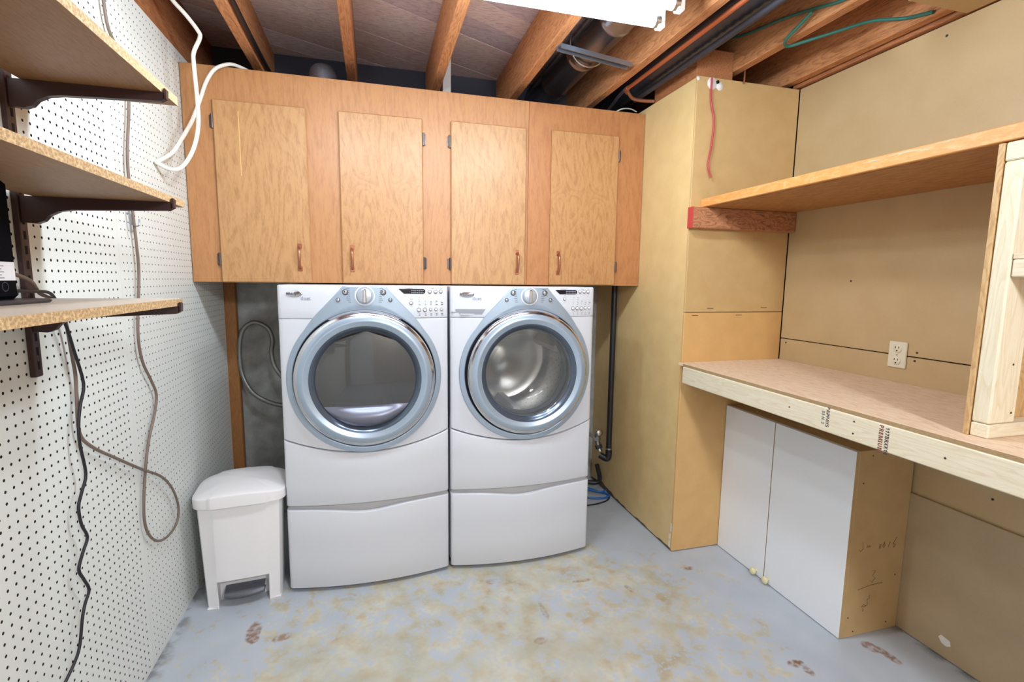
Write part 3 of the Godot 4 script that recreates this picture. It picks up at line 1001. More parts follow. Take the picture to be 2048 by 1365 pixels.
# ---------------------------------------------------------------- overhead cabinet
func wall_cabinet() -> void:
	var ZFc := -2.389
	var root := thing("wall_cabinet", "long varnished plywood wall cabinet with four doors above the laundry machines", "cabinet", Vector3(0.31, 1.284, -2.6))
	var x0 := XL + 0.003
	var x1 := XP - 0.002
	var b := M.new()
	b.box(Vector3(x0, 1.284, -2.895), Vector3(x0 + 0.018, 2.15, ZFc - 0.016))
	b.box(Vector3(x1 - 0.018, 1.284, -2.895), Vector3(x1, 2.15, ZFc - 0.016))
	b.box(Vector3(x0 + 0.018, 1.284, -2.895), Vector3(x1 - 0.018, 1.302, ZFc - 0.016))
	b.box(Vector3(x0 + 0.018, 2.132, -2.895), Vector3(x1 - 0.018, 2.15, ZFc - 0.016))
	part("carcass", b, mats["cabinet_frame_wood"], root)
	# face sheets, butted with fine seams
	part("face_panel", bx(Vector3(x0, 1.284, ZFc - 0.016), Vector3(0.735, 2.165, ZFc), 0.0012), mats["cabinet_frame_wood"], root)
	part("face_panel", bx(Vector3(0.7358, 1.284, ZFc - 0.016), Vector3(x1, 2.165, ZFc), 0.0012), mats["cabinet_rail_wood"], root)
	var ds := [[-0.630, -0.272, 1.2835, 2.031, -1, "cabinet_door_wood"], [-0.141, 0.223, 1.2835, 2.032, 1, "cabinet_door_wood_b"], [0.353, 0.721, 1.2835, 2.036, -1, "cabinet_door_wood"], [0.850, 1.214, 1.2855, 2.040, 1, "cabinet_door_wood_b"]]
	var hx := [-0.317, -0.097, 0.679, 0.895]
	for i in 4:
		var q = ds[i]
		var d := part("door", bx(Vector3(q[0], q[2], ZFc), Vector3(q[1], q[3], ZFc + 0.016), 0.004), mats[q[5]], root)
		# bow handle
		var X: float = hx[i]
		var y0 := 1.342
		var y1 := 1.448
		var zz := ZFc + 0.016
		var hd := M.new()
		hd.tube(smooth([Vector3(X, y0 + 0.006, zz), Vector3(X, y0 + 0.012, zz + 0.014), Vector3(X, y0 + 0.03, zz + 0.024), Vector3(X, (y0 + y1) / 2, zz + 0.026), Vector3(X, y1 - 0.03, zz + 0.024), Vector3(X, y1 - 0.012, zz + 0.014), Vector3(X, y1 - 0.006, zz)], 4), 0.0055, 8)
		for yy in [y0 + 0.004, y1 - 0.004]:
			hd.box(Vector3(X - 0.009, yy - 0.011, zz), Vector3(X + 0.009, yy + 0.011, zz + 0.003), 0.001)
		part("handle", hd, mats["handle_copper"], d)
		for yy in [1.381, 1.944]:
			var hxx: float = q[0] - 0.004 if q[4] < 0 else q[1] + 0.004
			var hm := M.new()
			hm.tube([Vector3(hxx, yy - 0.028, ZFc + 0.010), Vector3(hxx, yy + 0.028, ZFc + 0.010)], 0.0055, 8)
			hm.box(Vector3(minf(hxx, hxx + 0.012 * q[4]), yy - 0.024, ZFc), Vector3(maxf(hxx, hxx + 0.012 * q[4]), yy + 0.024, ZFc + 0.004), 0.001)
			part("hinge", hm, mats["hinge_metal"], d)
	# paint scratch and filler line on the first door
	part("filler_strip", bx(Vector3(-0.5345, 1.73, ZFc + 0.0158), Vector3(-0.532, 1.99, ZFc + 0.0164)), plain("filler_pale", c8(222, 184, 116), 0.5), root)


# ---------------------------------------------------------------- left shelves
func left_shelves() -> void:
	var xf := -0.451
	var defs := [
		["topmost brown veneer shelf on the pegboard wall, cut off by the frame", 1.716, 1.735, -1.424, "shelf_veneer"],
		["middle brown veneer shelf on the pegboard wall, above the black router", 1.476, 1.492, -1.424, "shelf_veneer"],
		["lowest pegboard wall shelf, pale on top, holding the black router", 1.237, 1.2535, -1.366, "shelf_veneer_pale"]]
	for q in defs:
		var root := thing("wall_shelf", q[0], "shelf", Vector3(-0.58, q[1], -0.8), "particle board shelves on the pegboard wall")
		part("board", bx(Vector3(-0.712, q[1], q[3] + 0.001), Vector3(xf - 0.0012, q[2], 0.35)), mats[q[4]], root)
		part("front_edge", bx(Vector3(xf - 0.0012, q[1], q[3] + 0.001), Vector3(xf, q[2], 0.35)), mats["particle_edge"], root, "raw particle board edge")
		part("end_edge", bx(Vector3(-0.712, q[1], q[3]), Vector3(xf, q[2], q[3] + 0.001)), mats["particle_edge"], root)
	# slotted uprights
	for k in 1:
		var z := -1.338
		var root := thing("shelf_upright", "brown slotted steel upright fixed to the pegboard behind the shelves", "shelf upright", Vector3(-0.738, 1.078, z))
		var m := M.new()
		m.box(Vector3(XL, 1.078, z - 0.013), Vector3(XL + 0.012, 2.2, z + 0.013), 0.0015)
		part("channel", m, mats["bracket_brown"], root)
		var sl := M.new()
		for j in 34:
			var y := 1.095 + j * 0.032
			sl.box(Vector3(XL + 0.0118, y, z - 0.0035), Vector3(XL + 0.0126, y + 0.018, z + 0.0035))
		part("slots", sl, mats["slot_dark"], root).set_meta("kind", "stuff")
	var lbl := ["brown bracket under the topmost pegboard shelf", "brown bracket under the middle pegboard shelf", "brown bracket under the lowest pegboard shelf"]
	for i in 3:
		for k in 1:
			var z := -1.338
			var y: float = defs[i][1] - 0.0006
			var root := thing("shelf_bracket", lbl[i], "bracket", Vector3(-0.73, y - 0.08, z), "shelf brackets")
			var pts := PackedVector2Array([Vector2(-0.733, y), Vector2(xf + 0.003, y), Vector2(xf + 0.003, y - 0.014), Vector2(xf - 0.004, y - 0.018), Vector2(-0.64, y - 0.026), Vector2(-0.665, y - 0.030), Vector2(-0.684, y - 0.040), Vector2(-0.694, y - 0.052), Vector2(-0.708, y - 0.058), Vector2(-0.733, y - 0.056)])
			part("arm", M.new().prism(pts, Transform3D(Basis(), Vector3(0, 0, z - 0.007)), 0.014), mats["bracket_brown"], root)
			var hook := PackedVector2Array([Vector2(xf + 0.0015, y - 0.014), Vector2(xf + 0.007, y - 0.012), Vector2(xf + 0.008, y + 0.007), Vector2(xf + 0.0055, y + 0.010), Vector2(xf + 0.0015, y + 0.008)])
			part("hook", M.new().prism(hook, Transform3D(Basis(), Vector3(0, 0, z - 0.007)), 0.014), mats["bracket_brown"], root)


func router_and_cords() -> void:
	var root := thing("router", "black upright router with a white label on the lowest left shelf", "router", Vector3(-0.655, 1.2535, -1.04))
	part("body", bx(Vector3(-0.685, 1.262, -1.12), Vector3(-0.632, 1.472, -0.92), 0.006), mats["black_plastic"], root)
	part("base", bx(Vector3(-0.72, 1.2537, -1.165), Vector3(-0.605, 1.262, -0.9), 0.004), mats["base_black"], root)
	var lb := part("label", bx(Vector3(-0.632, 1.296, -1.113), Vector3(-0.6314, 1.329, -0.965)), mats["label_white"], root)
	var ln := M.new()
	for j in 5:
		for k in 3:
			var z := -1.085 + k * 0.036 + (j % 2) * 0.006
			ln.box(Vector3(-0.6315, 1.300 + j * 0.0052, z), Vector3(-0.6311, 1.3012 + j * 0.0052, z + 0.024 - (j + k) % 3 * 0.005))
	part("label_print", ln, mats["print_grey"], lb).set_meta("kind", "stuff")
	part("emblem", M.new().lathe([Vector2(0.0085, 0.0), Vector2(0.0085, 0.0006), Vector2(0.0072, 0.0006), Vector2(0.0072, 0.0)], Transform3D(Basis(Vector3(0, 0, -1), Vector3(0, 1, 0), Vector3(1, 0, 0)), Vector3(-0.632, 1.285, -1.085)), 20), mats["base_black"], root)

	var cord := smooth([Vector3(-0.739, 2.23, -1.76), Vector3(-0.733, 2.105, -1.776), Vector3(-0.733, 2.018, -1.797), Vector3(-0.733, 1.958, -1.88), Vector3(-0.733, 1.847, -1.889), Vector3(-0.733, 1.695, -1.853), Vector3(-0.733, 1.603, -1.847), Vector3(-0.733, 1.421, -1.862), Vector3(-0.733, 1.310, -1.863), Vector3(-0.733, 1.136, -1.825), Vector3(-0.733, 1.037, -1.836), Vector3(-0.733, 0.960, -1.889), Vector3(-0.733, 0.901, -1.922), Vector3(-0.733, 0.838, -1.894), Vector3(-0.733, 0.768, -1.839), Vector3(-0.733, 0.681, -1.798), Vector3(-0.733, 0.591, -1.771), Vector3(-0.733, 0.526, -1.763), Vector3(-0.733, 0.469, -1.782), Vector3(-0.731, 0.418, -1.830), Vector3(-0.728, 0.392, -1.900), Vector3(-0.726, 0.398, -1.983), Vector3(-0.724, 0.443, -2.010), Vector3(-0.724, 0.511, -1.989), Vector3(-0.724, 0.573, -1.942), Vector3(-0.723, 0.632, -1.869), Vector3(-0.726, 0.695, -1.761), Vector3(-0.728, 0.791, -1.606), Vector3(-0.731, 0.860, -1.502), Vector3(-0.733, 0.910, -1.462), Vector3(-0.733, 0.994, -1.465), Vector3(-0.733, 1.057, -1.469), Vector3(-0.733, 1.116, -1.462), Vector3(-0.731, 1.192, -1.447), Vector3(-0.728, 1.243, -1.412), Vector3(-0.714, 1.266, -1.33), Vector3(-0.70, 1.294, -1.276), Vector3(-0.695, 1.312, -1.20), Vector3(-0.68, 1.314, -1.125)], 4)
	single("telephone_cord", M.new().tube(cord, 0.0042, 8), mats["brown_cord"], "long brown cord running down the pegboard and looping back up to the router", "cord")
	var bc := smooth([Vector3(-0.675, 1.28, -1.1245), Vector3(-0.70, 1.275, -1.20), Vector3(-0.70, 1.272, -1.272), Vector3(-0.704, 1.268, -1.34), Vector3(-0.718, 1.250, -1.39), Vector3(-0.722, 1.234, -1.400), Vector3(-0.722, 1.187, -1.428), Vector3(-0.722, 1.124, -1.450), Vector3(-0.722, 1.033, -1.478), Vector3(-0.722, 0.984, -1.456), Vector3(-0.722, 0.937, -1.440), Vector3(-0.722, 0.885, -1.437), Vector3(-0.722, 0.804, -1.450), Vector3(-0.722, 0.765, -1.425), Vector3(-0.722, 0.734, -1.406), Vector3(-0.722, 0.686, -1.411), Vector3(-0.722, 0.643, -1.430), Vector3(-0.722, 0.615, -1.405), Vector3(-0.722, 0.583, -1.382), Vector3(-0.722, 0.547, -1.398), Vector3(-0.722, 0.508, -1.415), Vector3(-0.722, 0.483, -1.392), Vector3(-0.722, 0.453, -1.375), Vector3(-0.722, 0.400, -1.356), Vector3(-0.722, 0.374, -1.330), Vector3(-0.722, 0.347, -1.267), Vector3(-0.722, 0.308, -1.179)], 4)
	single("power_cord", M.new().tube(bc, 0.0036, 8), mats["black_cord"], "thin black kinked power cord hanging down the pegboard from the router", "cord")
	var wc := [Vector3(-0.672, 2.36, -2.08), Vector3(-0.668, 2.293, -2.100), Vector3(-0.660, 2.263, -2.100), Vector3(-0.627, 2.228, -2.120), Vector3(-0.602, 2.195, -2.150), Vector3(-0.598, 2.175, -2.160), Vector3(-0.624, 2.124, -2.170), Vector3(-0.629, 2.084, -2.180), Vector3(-0.625, 1.961, -2.180), Vector3(-0.627, 1.872, -2.180), Vector3(-0.640, 1.796, -2.170), Vector3(-0.662, 1.733, -2.150), Vector3(-0.685, 1.698, -2.130), Vector3(-0.712, 1.693, -2.110), Vector3(-0.736, 1.706, -2.080), Vector3(-0.736, 1.714, -2.095), Vector3(-0.715, 1.763, -2.170), Vector3(-0.700, 1.837, -2.240), Vector3(-0.681, 1.920, -2.300), Vector3(-0.659, 2.007, -2.330), Vector3(-0.639, 2.083, -2.350), Vector3(-0.611, 2.138, -2.362), Vector3(-0.576, 2.166, -2.375), Vector3(-0.545, 2.180, -2.400), Vector3(-0.50, 2.178, -2.450), Vector3(-0.46, 2.170, -2.52)]
	single("white_cable", M.new().tube(smooth(wc, 5), 0.0072, 10), mats["white_cord"], "white electrical cable looping from the joists to the cabinet top", "cable")
	var hk := M.new()
	hk.tube(smooth([Vector3(-0.742, 1.50, -1.835), Vector3(-0.732, 1.497, -1.835), Vector3(-0.731, 1.47, -1.836), Vector3(-0.728, 1.463, -1.855), Vector3(-0.726, 1.468, -1.875), Vector3(-0.725, 1.487, -1.876)], 4), 0.0022, 6)
	hk.tube([Vector3(-0.742, 1.526, -1.835), Vector3(-0.734, 1.524, -1.835), Vector3(-0.732, 1.44, -1.835)], 0.002, 6)
	single("peg_hook", hk, mats["galvanised"], "small bent wire hook in the pegboard beside the brown cord", "hook")


# ---------------------------------------------------------------- trash can
func trash_can() -> void:
	var root := thing("trash_can", "white plastic pedal bin standing between the pegboard and the dryer", "trash can", Vector3(-0.543, 0, -2.175))
	root.rotation.y = deg_to_rad(5.0)
	var H := 0.44
	# body section: flat front with chamfered corners, round back
	var sec := func(y: float) -> Array:
		var t := y / H
		var hw := lerpf(0.136, 0.151, t)
		var d := lerpf(0.122, 0.134, t)
		var p := []
		p.append(Vector2(-hw * 0.94, d * 0.90)); p.append(Vector2(-hw * 0.66, d * 1.0))
		p.append(Vector2(-0.094, d * 1.012)); p.append(Vector2(-0.088, d * 1.03)); p.append(Vector2(-0.04, d * 1.045)); p.append(Vector2(0.04, d * 1.045)); p.append(Vector2(0.088, d * 1.03)); p.append(Vector2(0.094, d * 1.012))
		p.append(Vector2(hw * 0.66, d * 1.0)); p.append(Vector2(hw * 0.94, d * 0.90))
		p.append(Vector2(hw, d * 0.72)); p.append(Vector2(hw * 1.0, 0.0))
		for k in 7:
			var a := k / 6.0 * PI
			p.append(Vector2(cos(a) * hw * 0.98, -d * 0.35 - sin(a) * d * 0.65))
		p.append(Vector2(-hw, 0.0)); p.append(Vector2(-hw, d * 0.72))
		return p
	var ys := [0.0, 0.03, 0.07, 0.115, 0.12, 0.2, 0.3, 0.43, 0.44]
	var rows := []
	for y in ys:
		var row := []
		for q in sec.call(y): row.append(Vector3(q.x, y, q.y))
		rows.append(row)
	var m := M.new()
	# front notch for the pedal: leave out columns 2..6 below y = 0.115
	var low := rows.slice(0, 4)
	var C: int = rows[0].size()
	var keep := []
	for r in low:
		var row := []
		for k in range(7, C + 3): row.append(r[k % C])
		keep.append(row)
	m.grid(keep, false, false, 0.75)
	m.grid(rows.slice(3), true, false, 0.75)
	# pocket behind the notch
	var f0: Array = rows[0]
	var f3: Array = rows[3]
	var pz := 0.062
	m.quad(Vector3(f0[2].x, 0, pz), Vector3(f0[7].x, 0, pz), Vector3(f3[7].x, 0.115, pz), Vector3(f3[2].x, 0.115, pz))
	m.quad(f0[2], Vector3(f0[2].x, 0, pz), Vector3(f3[2].x, 0.115, pz), f3[2])
	m.quad(Vector3(f0[7].x, 0, pz), f0[7], f3[7], Vector3(f3[7].x, 0.115, pz))
	for k in range(2, 7):
		m.quad(Vector3(f3[k].x, 0.115, pz), Vector3(f3[k + 1].x, 0.115, pz), f3[k + 1], f3[k])
	lpart("body", m, mats["white_plastic"], root)
	# lid: overhanging, rounded, with a raised middle
	var out := []
	for i in 120:
		var a := TAU * i / 120
		var x := cos(a)
		var z := sin(a)
		var pw := 0.34 if z > 0 else 0.5
		var ex := signf(x) * pow(absf(x), pw) * 0.168
		var ez := signf(z) * pow(absf(z), pw) * (0.150 if z > 0 else 0.135)
		if z > 0:
			ez -= 0.016 * pow(absf(ex) / 0.168, 2.0)
		out.append(Vector2(ex, ez))
	# the middle third of the lid stands a step proud
	for i in out.size():
		if out[i].y > 0 and absf(out[i].x) < 0.1: out[i].y += 0.007
	var lr := []
	for q in [[0.95, 0.428], [1.0, 0.428], [1.0, 0.467], [0.994, 0.4715], [0.975, 0.4735], [0.85, 0.478], [0.6, 0.483], [0.3, 0.485], [0.002, 0.4855]]:
		var row := []
		for p in out:
			var s: float = q[0]
			var y: float = q[1]
			var u: float = absf(p.x * s)
			if y > 0.45: y += 0.005 * smoothstep(0.104, 0.097, u)
			y -= 0.015 * pow(u / 0.17, 2.0) * (1.0 if y > 0.45 else 0.5)
			row.append(Vector3(p.x * s, y, p.y * s))
		lr.append(row)
	var lm := M.new()
	lm.grid(lr, true, true, 0.5)
	lpart("lid", lm, mats["white_plastic"], root)
	# pedal
	var pr := []
	for q in [[0.0, -0.012], [0.05, -0.012], [0.056, -0.006], [0.055, 0.003], [0.045, 0.010], [0.0, 0.016]]:
		var row := []
		for k in 13:
			var x := lerpf(-0.072, 0.072, k / 12.0)
			var bowz := 0.014 * (1.0 - pow(x / 0.072, 2.0))
			row.append(Vector3(x, 0.045 + q[1], 0.064 + q[0] + bowz * q[0] / 0.056))
		pr.append(row)
	var pm := M.new()
	pm.grid(pr, false, false, 0.5)
	lpart("pedal", pm, mats["pedal_grey"], root)
	var ft := M.new()
	for x in [-0.115, 0.115]:
		ft.box(Vector3(x - 0.018, -0.0005, 0.09), Vector3(x + 0.018, 0.004, 0.118), 0.001)
	lpart("foot", ft, mats["white_plastic"], root)


# ---------------------------------------------------------------- bench side
func bench_side() -> void:
	var BY := 0.938
	var root := thing("workbench", "new plywood workbench with a pale lumber front rail along the right wall", "workbench", Vector3(1.63, 0.853, -0.9))
	part("top", bx(Vector3(1.346, BY - 0.012, ZP + 0.001), Vector3(XR - 0.001, BY, 0.9), 0.001), mats["bench_ply"], root)
	part("top_edge", bx(Vector3(1.3448, BY - 0.012, -1.925), Vector3(1.346, BY - 0.0006, 0.9)), mats["ply_edge"], root)
	var rl := part("front_rail", bx(Vector3(1.342, 0.849, -1.925), Vector3(1.380, BY - 0.0125, 0.9), 0.003), mats["pine_rail"], root)
	part("cross_rail", bx(Vector3(1.38, 0.85, ZP + 0.001), Vector3(XR - 0.001, BY - 0.0125, ZP + 0.039), 0.002), mats["pine_cross"], root)
	part("cross_rail", bx(Vector3(1.38, 0.85, -1.06), Vector3(XR - 0.001, BY - 0.0125, -1.022), 0.002), mats["pine_cross"], root)
	var sideways := Basis(Vector3(0, 0, 1), Vector3(0, 1, 0), Vector3(-1, 0, 0))
	for q in [[0.908, -1.083], [0.872, -1.083], [0.892, -1.317], [0.885, -0.84]]:
		part("nail_head", M.new().lathe([Vector2(0.0001, 0.0008), Vector2(0.0028, 0.0006), Vector2(0.003, 0.0)], Transform3D(sideways, Vector3(1.342, q[0], q[1])), 8), mats["nail_dark"], rl)
	# stamped lettering, reading down the rail
	var down := Basis(Vector3(0, -1, 0), Vector3(0, 0, 1), Vector3(-1, 0, 0))
	words("stamp", "PREMIUM", 0.0125, Vector3(1.3418, 0.883, -1.002), down, mats["stamp_red"], rl, false, 0.0004)
	words("stamp", "117BRXX14", 0.011, Vector3(1.3418, 0.881, -0.985), down, mats["stamp_ink"], rl, false, 0.0004)
	words("stamp", "*APPAYS", 0.0115, Vector3(1.3418, 0.897, -1.170), down, mats["stamp_ink"], rl, false, 0.0004)
	words("stamp", "55 N  2", 0.010, Vector3(1.3418, 0.892, -1.186), down, mats["print_grey"], rl, false, 0.0004)

	# deep shelf above
	var sh := thing("storage_shelf", "old plywood shelf with orange paint-spattered front edge on the right wall", "shelf", Vector3(1.66, 1.638, -0.6))
	part("board", bx(Vector3(1.4325, 1.638, ZP + 0.001), Vector3(XR - 0.001, 1.655, 0.9)), mats["shelf_under"], sh)
	part("nosing", bx(Vector3(1.415, 1.641, ZP + 0.001), Vector3(1.4325, 1.677, 0.9), 0.002), mats["shelf_edge"], sh, "orange front edge")
	var smx := Transform3D(Basis(Vector3(0, 0, 1), Vector3(0, 1, 0), Vector3(-1, 0, 0)), Vector3(1.415, 0, 0))
	for q in [[-1.16, 1.667, 0.05, 0.004], [-1.08, 1.670, 0.06, 0.0045], [-1.02, 1.664, 0.025, 0.003], [-0.97, 1.6725, 0.05, 0.0025]]:
		var blob := PackedVector2Array()
		for k in 14:
			var an := TAU * k / 14
			var wob := 0.55 + 0.45 * sin(k * 2.4 + q[0] * 50.0)
			blob.append(Vector2(q[0] + cos(an) * q[2] * wob, q[1] + sin(an) * q[3] * wob))
		part("paint_smear", M.new().prism(blob, smx, 0.0004), plain("pale_paint", c8(186, 196, 164), 0.6), sh, "pale green paint smear")
	var lg := thing("shelf_ledger", "short dark stained block under the shelf end, its tip painted red", "wood block", Vector3(1.63, 1.546, -1.94))
	part("block", bx(Vector3(1.353, 1.546, ZP + 0.0005), Vector3(XR - 0.002, 1.6378, -1.926), 0.003), mats["ledger_wood"], lg)
	part("painted_end", bx(Vector3(1.3515, 1.5455, ZP + 0.0005), Vector3(1.3560, 1.6382, -1.9255), 0.001), mats["red_paint"], lg, "red painted end")

	# upright divider
	var dv := thing("shelf_divider", "new pine framed divider with a plywood face standing on the workbench", "divider", Vector3(1.66, BY, -0.82))
	part("plywood_face", bx(Vector3(1.415, BY + 0.0005, -0.856), Vector3(XR - 0.001, 1.637, -0.844), 0.001), mats["knotty_panel"], dv)
	part("post", bx(Vector3(1.418, 0.974, -0.843), Vector3(1.507, 1.594, -0.805), 0.004), mats["pine_post"], dv)
	part("post", bx(Vector3(1.82, 0.974, -0.843), Vector3(XR - 0.002, 1.594, -0.805), 0.004), mats["pine_post"], dv)
	part("bottom_rail", bx(Vector3(1.418, BY + 0.0005, -0.843), Vector3(XR - 0.002, 0.973, -0.804), 0.003), mats["pine_cross"], dv)
	part("top_rail", bx(Vector3(1.418, 1.595, -0.843), Vector3(XR - 0.002, 1.6375, -0.804), 0.003), mats["pine_cross"], dv)
	for q in [[1.49, 1.0], [1.475, 1.12]]:
		part("nail_head", M.new().lathe([Vector2(0.0001, 0.0008), Vector2(0.0026, 0.0006), Vector2(0.003, 0.0)], Transform3D(Basis(), Vector3(q[0], q[1], -0.805)), 8), mats["nail_dark"], dv)
	var sl := thing("divider_shelf", "small pine shelf end fixed beside the divider post at the right frame edge", "shelf", Vector3(1.6, 1.33, -0.6))
	part("front_rail", bx(Vector3(1.42, 1.328, -0.803), Vector3(1.458, 1.369, 0.6), 0.003), mats["pine_rail"], sl)
	part("board", bx(Vector3(1.42, 1.3695, -0.803), Vector3(XR - 0.001, 1.382, 0.6), 0.001), mats["bench_ply"], sl)

	# white cabinet standing under the bench
	var zc := -1.288
	var wc := thing("base_cabinet", "low cabinet with two white doors and a tan side under the workbench", "cabinet", Vector3(1.77, 0, -1.63))
	var cb := M.new()
	cb.box(Vector3(1.641, 0.001, zc - 0.016), Vector3(XR - 0.011, 0.721, zc), 0.001)
	cb.box(Vector3(1.641, 0.001, ZP + 0.004), Vector3(XR - 0.011, 0.721, ZP + 0.02), 0.001)
	cb.box(Vector3(1.641, 0.705, ZP + 0.02), Vector3(XR - 0.011, 0.721, zc - 0.016))
	cb.box(Vector3(1.641, 0.001, ZP + 0.02), Vector3(XR - 0.011, 0.017, zc - 0.016))
	part("body", cb, mats["tan_side"], wc)
	for q in [[1.668, 0.60], [1.66, 0.08], [1.70, 0.70], [1.69, 0.02], [1.87, 0.22], [1.85, 0.03]]:
		part("nail_head", M.new().lathe([Vector2(0.0001, 0.0008), Vector2(0.0028, 0.0006), Vector2(0.003, 0.0)], Transform3D(Basis(), Vector3(q[0], q[1], zc)), 8), mats["nail_dark"], wc)
	var kn := [-1.7005, -1.630]
	var dd := [[ZP + 0.003, -1.6605], [-1.6560, zc - 0.001]]
	for i in 2:
		var d := part("door", bx(Vector3(1.624, 0.003, dd[i][0]), Vector3(1.6405, 0.720, dd[i][1]), 0.0012), mats["cabinet_white"], wc)
		part("door_edge", bx(Vector3(1.6255, 0.0035, dd[i][1] - 0.0002), Vector3(1.640, 0.7195, dd[i][1] + 0.0006)), mats["tan_side"], d)
		part("knob", M.new().lathe([Vector2(0.006, 0.0), Vector2(0.006, 0.008), Vector2(0.013, 0.013), Vector2(0.0155, 0.019), Vector2(0.014, 0.025), Vector2(0.007, 0.029), Vector2(0.0001, 0.030)], Transform3D(sideways, Vector3(1.624, 0.0245, kn[i])), 16, 0.3), mats["knob_yellow"], d)
	# pencil marks, written with the cabinet the other way up
	var pm := M.new()
	var zp := zc + 0.0002
	var strokes := [
		[Vector2(0.045, 0.372), Vector2(0.048, 0.345), Vector2(0.036, 0.338), Vector2(0.03, 0.345)], [Vector2(0.066, 0.348), Vector2(0.07, 0.358), Vector2(0.074, 0.348), Vector2(0.079, 0.357), Vector2(0.084, 0.348)],
		[Vector2(0.128, 0.356), Vector2(0.126, 0.338), Vector2(0.134, 0.338), Vector2(0.133, 0.354)], [Vector2(0.152, 0.362), Vector2(0.146, 0.356), Vector2(0.155, 0.348), Vector2(0.146, 0.338), Vector2(0.142, 0.346), Vector2(0.152, 0.356)],
		[Vector2(0.178, 0.358), Vector2(0.170, 0.338)], [Vector2(0.208, 0.372), Vector2(0.192, 0.346), Vector2(0.198, 0.332), Vector2(0.206, 0.342), Vector2(0.195, 0.348)],
		[Vector2(0.108, 0.252), Vector2(0.121, 0.250), Vector2(0.108, 0.232), Vector2(0.122, 0.222), Vector2(0.108, 0.206), Vector2(0.098, 0.216)],
		[Vector2(0.044, 0.186), Vector2(0.1, 0.196), Vector2(0.16, 0.198)],
		[Vector2(0.102, 0.156), Vector2(0.104, 0.144), Vector2(0.094, 0.138), Vector2(0.098, 0.118), Vector2(0.084, 0.112), Vector2(0.07, 0.114), Vector2(0.08, 0.122), Vector2(0.09, 0.116)], [Vector2(0.078, 0.106), Vector2(0.078, 0.094)]]
	for s in strokes:
		var path := []
		for q in s: path.append(Vector3(1.65 + q.x, q.y, zp))
		pm.tube(path, 0.0009, 5)
	part("pencil_writing", pm, mats["pencil"], wc)

	# socket
	var ol := thing("wall_outlet", "ivory double wall socket above the workbench", "outlet", Vector3(XR, 0.995, -1.395))
	part("cover_plate", bx(Vector3(XR - 0.007, 0.993, -1.430), Vector3(XR - 0.0005, 1.093, -1.362), 0.003), mats["outlet_ivory"], ol)
	for yy in [1.066, 1.020]:
		var rcp := part("receptacle", M.new().lathe([Vector2(0.0165, 0.0), Vector2(0.0165, 0.002), Vector2(0.0155, 0.003), Vector2(0.0001, 0.003)], Transform3D(sideways, Vector3(XR - 0.0065, yy, -1.396)), 20, 0.5), mats["outlet_ivory"], ol)
		var so := M.new()
		so.box(Vector3(XR - 0.0099, yy + 0.001, -1.4035), Vector3(XR - 0.0094, yy + 0.009, -1.4010))
		so.box(Vector3(XR - 0.0099, yy + 0.001, -1.3910), Vector3(XR - 0.0094, yy + 0.009, -1.3885))
		so.box(Vector3(XR - 0.0099, yy - 0.010, -1.3985), Vector3(XR - 0.0094, yy - 0.005, -1.3935))
		part("socket_slots", so, mats["slot_dark"], rcp)
	part("screw", M.new().lathe([Vector2(0.003, 0.0), Vector2(0.003, 0.001), Vector2(0.0001, 0.0016)], Transform3D(sideways, Vector3(XR - 0.007, 1.043, -1.396)), 10), mats["steel"], ol)


